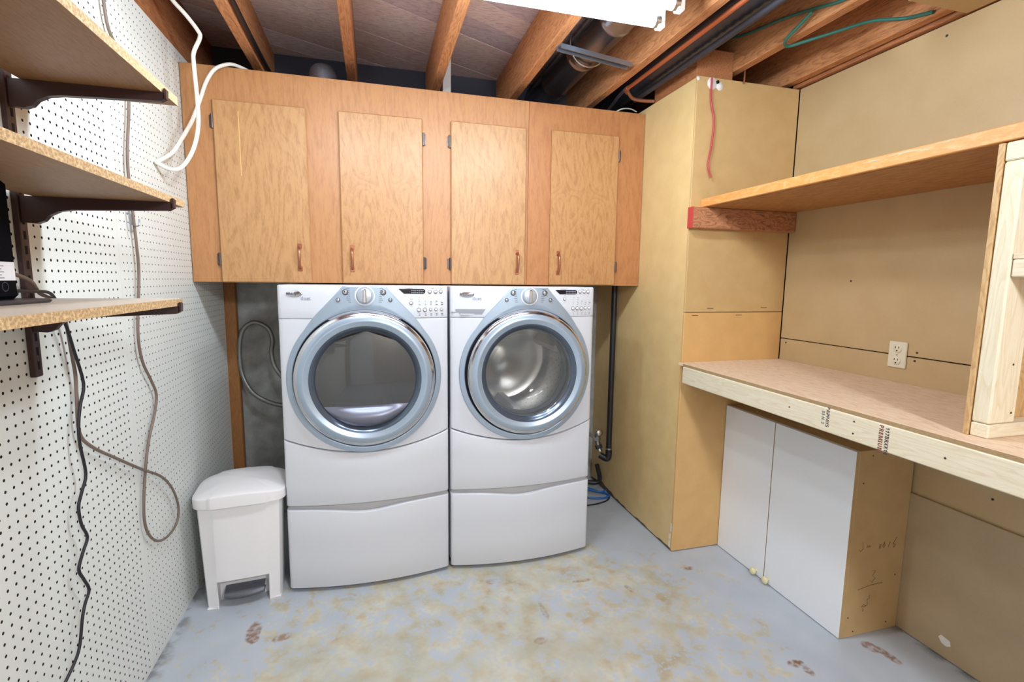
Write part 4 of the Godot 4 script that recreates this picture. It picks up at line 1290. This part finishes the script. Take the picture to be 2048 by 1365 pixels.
# ---------------------------------------------------------------- ceiling services and odds and ends
func services() -> void:
	# fluorescent fitting with two bare tubes
	var fx := thing("fluorescent_light", "white two-tube fluorescent strip light hanging below the joists", "ceiling light", Vector3(0.29, 2.235, -1.47))
	var hs := M.new()
	var pr := PackedVector2Array([Vector2(-0.085, -0.0), Vector2(-0.085, 0.006), Vector2(-0.035, 0.045), Vector2(-0.035, 0.07), Vector2(0.035, 0.07), Vector2(0.035, 0.045), Vector2(0.085, 0.006), Vector2(0.085, 0.0), Vector2(0.03, 0.038), Vector2(-0.03, 0.038)])
	hs.prism(pr, Transform3D(Basis(Vector3(0, 0, 1), Vector3(0, 1, 0), Vector3(-1, 0, 0)), Vector3(0.915, 2.165, -1.472)), 1.25)
	part("reflector", hs, plain("fitting_white", c8(240, 240, 238), 0.4), fx)
	var em := plain("tube_glow", c8(250, 250, 250), 0.3)
	em.emission_enabled = true
	em.emission = Color(0.97, 0.985, 1.0)
	em.emission_energy_multiplier = TUBE_GLOW
	for z in [-1.525, -1.418]:
		var tb := part("tube_lamp", M.new().tube([Vector3(-0.305, 2.143, z), Vector3(0.885, 2.143, z)], 0.0185, 16), em, fx)
		for x in [-0.314, 0.894]:
			part("end_cap", M.new().tube([Vector3(x - 0.009, 2.143, z), Vector3(x + 0.009, 2.143, z)], 0.0192, 16), mats["steel"], tb)
			part("lamp_holder", bx(Vector3(x - 0.012 + signf(x) * 0.014, 2.122, z - 0.015), Vector3(x + 0.012 + signf(x) * 0.014, 2.19, z + 0.015), 0.003), mats["fitting_white"], tb)
	var hg := M.new()
	for x in [-0.086, 0.31, 0.71]:
		hg.tube([Vector3(x, 2.234, -1.472), Vector3(x, 2.2395, -1.472)], 0.012, 6)
	part("hanger", hg, mats["galvanised"], fx)

	# round galvanised duct with seams
	var dx := 0.93
	var dm := thing("round_duct", "round galvanised duct between two joists above the cabinets", "duct", Vector3(dx, 2.26, -1.9), "")
	var prof := []
	var zz := -2.88
	while zz < 0.8:
		prof.append_array([Vector2(0.075, zz), Vector2(0.075, zz + 0.31), Vector2(0.078, zz + 0.316), Vector2(0.078, zz + 0.328), Vector2(0.075, zz + 0.334)])
		zz += 0.34
	part("pipe", M.new().lathe(prof, Transform3D(Basis(), Vector3(dx, 2.335, 0)), 28, 0.4), mats["duct_metal"], dm)
	var sm := M.new()
	for z in [-2.15, -1.55]:
		var ring := []
		for k in 15:
			var an := PI + PI * k / 14
			ring.append(Vector3(dx + cos(an) * 0.084, 2.335 + sin(an) * 0.084, z))
		ring.push_front(Vector3(dx - 0.084, 2.437, z)); ring.push_back(Vector3(dx + 0.084, 2.437, z))
		sm.tube(ring, 0.004, 6)
	part("strap", sm, mats["steel"], dm)
	# small round pipe next to it
	single("vent_pipe", M.new().tube([Vector3(0.80, 2.38, -2.88), Vector3(0.80, 2.38, 0.8)], 0.03, 16), mats["duct_metal"], "thin grey metal pipe beside the round duct", "pipe")
	# strut across the two joists
	var sr := thing("metal_strut", "short galvanised channel screwed across two joists near the strip light", "strut", Vector3(0.9, 2.225, -2.02))
	var a := Vector3(0.722, JY - 0.0005, -1.985)
	var b := Vector3(1.075, JY - 0.0005, -2.06)
	var ex := (b - a).normalized()
	var ez := ex.cross(Vector3.UP).normalized()
	var bs := Basis(ex, Vector3.UP, ez)
	var cm := M.new()
	cm.prism(PackedVector2Array([Vector2(0, 0), Vector2(0, -0.018), Vector2(0.004, -0.018), Vector2(0.004, -0.004), Vector2(0.032, -0.004), Vector2(0.032, -0.018), Vector2(0.036, -0.018), Vector2(0.036, 0)]), Transform3D(Basis(ez, Vector3.UP, -ex), b), (b - a).length())
	part("channel", cm, mats["galvanised"], sr)
	# black wrapped flexible duct
	var fl := []
	zz = -2.8
	var k2 := 0
	while zz < 0.6:
		fl.append(Vector2(0.088 + (0.004 if k2 % 2 else -0.002), zz))
		zz += 0.022
		k2 += 1
	single("flexible_duct", M.new().lathe(fl, Transform3D(Basis(), Vector3(1.325, 2.345, 0)), 24, 0.2), mats["duct_wrap"], "black plastic wrapped ribbed duct beside the copper pipe", "duct")
	# copper water pipe with tee and branches
	var cp := thing("copper_pipe", "copper water pipe running below the black duct to the corner boxing", "pipe", Vector3(1.19, 2.225, -2.0))
	part("run", M.new().tube([Vector3(1.185, 2.225, 0.6), Vector3(1.185, 2.225, -2.27)], 0.009, 12), mats["copper"], cp)
	part("elbow", M.new().tube(smooth([Vector3(1.185, 2.225, -2.25), Vector3(1.187, 2.225, -2.275), Vector3(1.205, 2.224, -2.295)], 4), 0.0115, 12), mats["old_copper"], cp)
	part("branch", M.new().tube(smooth([Vector3(1.185, 2.225, -2.265), Vector3(1.24, 2.206, -2.31), Vector3(1.30, 2.203, -2.32), Vector3(1.362, 2.203, -2.31)], 4), 0.0085, 10), mats["old_copper"], cp)
	part("branch", M.new().tube(smooth([Vector3(1.18, 2.225, -2.275), Vector3(1.19, 2.222, -2.36), Vector3(1.205, 2.216, -2.45), Vector3(1.208, 2.19, -2.56)], 4), 0.008, 10), mats["iron_pipe"], cp)
	single("gas_pipe", M.new().tube([Vector3(1.305, 2.232, 0.6), Vector3(1.305, 2.232, -2.4)], 0.0130, 14), mats["iron_pipe"], "black iron pipe running beside the copper pipe under the joists", "pipe")
	# green cables along the right joists
	var g1 := smooth([Vector3(1.545, 2.25, -1.30), Vector3(1.545, 2.261, -1.437), Vector3(1.545, 2.292, -1.557), Vector3(1.545, 2.326, -1.701), Vector3(1.545, 2.346, -1.829), Vector3(1.545, 2.366, -1.93), Vector3(1.545, 2.40, -2.033), Vector3(1.545, 2.42, -2.141)], 4)
	single("green_cable", M.new().tube(g1, 0.0055, 8), mats["green_cord"], "green cable stapled along the side of the joist", "cable")
	var g2 := smooth([Vector3(1.530, 2.275, -1.545), Vector3(1.527, 2.25, -1.60), Vector3(1.535, 2.232, -1.665), Vector3(1.575, 2.228, -1.695), Vector3(1.62, 2.236, -1.66), Vector3(1.70, 2.255, -1.60), Vector3(1.77, 2.265, -1.52), Vector3(1.832, 2.25, -1.45), Vector3(1.832, 2.235, -1.40), Vector3(1.832, 2.222, -1.345)], 5)
	single("green_cable_branch", M.new().tube(g2, 0.0062, 8), mats["green_cord"], "green cable looping under one joist to the next", "cable")
	single("red_wire", M.new().tube(smooth([Vector3(1.428, 2.19, -1.952), Vector3(1.432, 2.096, -1.955), Vector3(1.453, 2.015, -1.955), Vector3(1.448, 1.91, -1.955), Vector3(1.434, 1.824, -1.952), Vector3(1.45, 1.77, -1.948)], 5), 0.0038, 8), mats["red_wire"], "red wire hanging down the tan corner boxing", "wire")
	single("brown_wire", M.new().tube(smooth([Vector3(1.640, 2.33, -1.99), Vector3(1.615, 2.27, -1.975), Vector3(1.598, 2.22, -1.956), Vector3(1.597, 2.185, -1.956)], 5), 0.0036, 8), mats["brown_wire"], "thin brown wire between the joist and the boxing top", "wire")
	# dark cable stapled along the second joist
	single("black_cable", M.new().tube(smooth([Vector3(-0.452, 2.27, 0.3), Vector3(-0.455, 2.28, -1.2), Vector3(-0.456, 2.262, -1.9), Vector3(-0.454, 2.252, -2.3), Vector3(-0.455, 2.262, -2.7)], 5), 0.009, 8), mats["black_cord"], "black cable fixed along the side of a joist above the cabinet", "cable")
	# things that show above the cabinet top
	var vd := Transform3D(Basis(Vector3(1, 0, 0), Vector3(0, 0, -1), Vector3(0, 1, 0)), Vector3(-0.215, 2.20, -2.6))
	single("vent_boot", M.new().lathe([Vector2(0.062, 0.0), Vector2(0.062, 0.05), Vector2(0.055, 0.075), Vector2(0.04, 0.09), Vector2(0.02, 0.098), Vector2(0.0001, 0.1)], vd, 24, 0.4), mats["galvanised"], "shiny domed metal duct cap just above the cabinet top", "duct")
	single("ceiling_post", bx(Vector3(0.347, 2.151, -2.64), Vector3(0.388, 2.436, -2.6), 0.002), mats["white_post"], "pale wooden post standing on the cabinet beside a joist", "post")
	single("white_wire", M.new().tube(smooth([Vector3(1.20, 2.165, -2.44), Vector3(1.23, 2.185, -2.45), Vector3(1.27, 2.205, -2.46), Vector3(1.32, 2.212, -2.47), Vector3(1.36, 2.205, -2.48)], 5), 0.0035, 8), mats["white_cord"], "short white wire above the right end of the cabinet", "wire")
	# flexible metal gas hose and pipes beside the machines
	var hp := smooth([Vector3(-0.478, 0.788, -2.765), Vector3(-0.516, 0.843, -2.78), Vector3(-0.532, 0.916, -2.8), Vector3(-0.528, 0.980, -2.82), Vector3(-0.550, 1.044, -2.82), Vector3(-0.608, 1.073, -2.82), Vector3(-0.656, 1.048, -2.82), Vector3(-0.682, 0.983, -2.82), Vector3(-0.688, 0.878, -2.82), Vector3(-0.676, 0.785, -2.82), Vector3(-0.633, 0.707, -2.80), Vector3(-0.567, 0.659, -2.79), Vector3(-0.481, 0.635, -2.77), Vector3(-0.37, 0.63, -2.77)], 14)
	var hm := M.new()
	var hrows := []
	for i in hp.size():
		var t: Vector3 = (hp[mini(i + 1, hp.size() - 1)] - hp[maxi(i - 1, 0)]).normalized()
		var sd := Vector3(0, 0, 1).cross(t).normalized()
		var row := []
		for k in 10:
			var an := TAU * k / 10
			row.append(hp[i] + (sd * cos(an) + t.cross(sd) * sin(an)) * (0.0125 if i % 2 else 0.0105))
		hrows.append(row)
	hm.grid(hrows, true, false, 0.2)
	single("gas_hose", hm, plain("hose_grey", c8(138, 136, 130), 0.4, 0.6), "looped ribbed metal hose on the concrete wall beside the dryer", "hose")
	var bp := thing("drain_pipe", "black vertical pipe with an elbow in the gap right of the washer", "pipe", Vector3(1.333, 0.2, -2.6))
	part("pipe", M.new().tube([Vector3(1.333, 1.6, -2.6), Vector3(1.333, 0.27, -2.6)], 0.0165, 14), mats["black_pipe"], bp)
	part("elbow", M.new().tube(smooth([Vector3(1.333, 0.31, -2.6), Vector3(1.333, 0.265, -2.6), Vector3(1.322, 0.245, -2.605), Vector3(1.29, 0.262, -2.63)], 4), 0.0195, 14), mats["black_pipe"], bp)
	part("collar", M.new().tube([Vector3(1.333, 0.305, -2.6), Vector3(1.333, 0.313, -2.6)], 0.021, 14), mats["steel"], bp)
	var vt := thing("water_valve", "chrome water valve cluster in the gap right of the washer", "valve", Vector3(1.285, 0.3, -2.66))
	part("hand_wheel", M.new().lathe([Vector2(0.0001, 0.014), Vector2(0.012, 0.014), Vector2(0.02, 0.010), Vector2(0.022, 0.0), Vector2(0.02, -0.008), Vector2(0.006, -0.01)], Transform3D(Basis.from_euler(Vector3(-0.3, 0, 0)), Vector3(1.275, 0.405, -2.62)), 16, 0.4), mats["chrome"], vt)
	part("body", M.new().tube(smooth([Vector3(1.275, 0.40, -2.635), Vector3(1.278, 0.375, -2.65), Vector3(1.285, 0.33, -2.655), Vector3(1.295, 0.28, -2.64)], 4), 0.016, 12), mats["steel"], vt)
	part("union_nut", M.new().tube([Vector3(1.277, 0.375, -2.648), Vector3(1.281, 0.352, -2.653)], 0.022, 6), mats["chrome"], vt)
	part("union_nut", M.new().tube([Vector3(1.288, 0.318, -2.653), Vector3(1.293, 0.296, -2.646)], 0.021, 6), mats["iron_pipe"], vt)
	part("stub", M.new().tube([Vector3(1.28, 0.35, -2.655), Vector3(1.28, 0.35, -2.899)], 0.011, 10), mats["steel"], vt)
	var bc := M.new()
	bc.tube(smooth([Vector3(1.18, 0.05, -2.78), Vector3(1.25, 0.022, -2.72), Vector3(1.31, 0.012, -2.66), Vector3(1.345, 0.012, -2.62), Vector3(1.335, 0.012, -2.585), Vector3(1.28, 0.012, -2.575), Vector3(1.21, 0.012, -2.60), Vector3(1.15, 0.012, -2.66)], 5), 0.006, 8)
	bc.tube(smooth([Vector3(1.17, 0.035, -2.72), Vector3(1.24, 0.032, -2.665), Vector3(1.30, 0.028, -2.625), Vector3(1.345, 0.026, -2.64)], 5), 0.006, 8)
	single("blue_hose", bc, mats["blue_cord"], "blue hose coiled on the floor right of the washer", "hose")
	single("floor_cable", M.new().tube(smooth([Vector3(1.12, 0.006, -2.52), Vector3(1.22, 0.006, -2.52), Vector3(1.31, 0.006, -2.55), Vector3(1.352, 0.006, -2.60)], 5), 0.004, 8), mats["black_cord"], "black cable lying on the floor beside the blue hose", "cable")
	single("drain_hose", M.new().tube(smooth([Vector3(1.10, 0.07, -2.80), Vector3(1.20, 0.06, -2.75), Vector3(1.30, 0.056, -2.70), Vector3(1.34, 0.07, -2.72), Vector3(1.345, 0.14, -2.78)], 5), 0.014, 10), mats["black_pipe"], "black drain hose on the floor behind the blue hose", "hose")


const TUBE_GLOW := 6.0


func _ready() -> void:
	# camera
	var cam := Camera3D.new()
	cam.name = "camera"
	cam.position = CAM
	cam.rotation = Vector3(-0.12317, -0.27067, 0.0120)
	cam.fov = 69.43
	cam.near = 0.02
	cam.far = 30.0
	add_child(cam)
	cam.current = true
	# surroundings: a closed basement room, no daylight
	var env := Environment.new()
	env.background_mode = Environment.BG_COLOR
	env.background_color = Color.BLACK
	env.tonemap_mode = Environment.TONE_MAPPER_LINEAR
	env.tonemap_exposure = 0.48
	env.sdfgi_enabled = true
	env.ssao_enabled = true
	env.ssil_enabled = true
	var we := WorldEnvironment.new()
	we.name = "surroundings"
	we.environment = env
	add_child(we)
	# the strip light's own light, just below its tubes
	var al := AreaLight3D.new()
	al.name = "strip_light_glow"
	al.area_size = Vector2(1.2, 0.14)
	al.position = Vector3(0.29, 2.118, -1.472)
	al.rotation = Vector3(-PI / 2, 0, 0)
	al.light_color = Color(0.895, 0.955, 1.0)
	al.light_energy = 0.38
	al.shadow_enabled = true
	add_child(al)
	for i in 3:
		var o := OmniLight3D.new()
		o.name = "strip_light_spill"
		o.position = Vector3(-0.15 + 0.44 * i, 2.10, -1.472)
		o.light_color = Color(0.895, 0.955, 1.0)
		o.light_energy = 0.95
		o.light_size = 0.05
		o.omni_range = 8.0
		o.omni_attenuation = 2.0
		o.shadow_enabled = true
		add_child(o, true)
	# added fill light behind the camera, softening the strip light's contrast
	var bl := OmniLight3D.new()
	bl.name = "rear_fill_light"
	bl.position = Vector3(0.75, 2.02, 0.75)
	bl.light_color = Color(0.91, 0.96, 1.0)
	bl.light_energy = 6.2
	bl.light_size = 0.12
	bl.omni_range = 8.0
	bl.omni_attenuation = 2.0
	bl.shadow_enabled = true
	add_child(bl)

	build_materials()
	build_shell()
	machine(-0.0365, false)
	machine(0.638, true)
	wall_cabinet()
	left_shelves()
	bench_side()
	trash_can()
	router_and_cords()
	services()
	# out-of-view bulb that goes with the added fill light
	var rl := thing("added_fill_lamp", "bare round bulb on a ceiling holder, added behind the camera as fill light", "ceiling light", Vector3(0.75, 2.2, 0.75))
	var em := plain("fill_bulb_glow", c8(255, 246, 230), 0.3)
	em.emission_enabled = true
	em.emission = Color(0.97, 0.985, 1.0)
	em.emission_energy_multiplier = 4.0
	part("bulb", M.new().lathe([Vector2(0.0001, -0.06), Vector2(0.03, -0.052), Vector2(0.052, -0.03), Vector2(0.06, 0.0), Vector2(0.052, 0.03), Vector2(0.03, 0.06), Vector2(0.018, 0.09)], Transform3D(Basis(Vector3(1, 0, 0), Vector3(0, 0, -1), Vector3(0, 1, 0)), Vector3(0.75, 2.02, 0.75)), 24), em, rl)
	part("holder", M.new().tube([Vector3(0.75, 2.10, 0.75), Vector3(0.75, 2.437, 0.75)], 0.022, 14), mats["white_plastic"], rl)
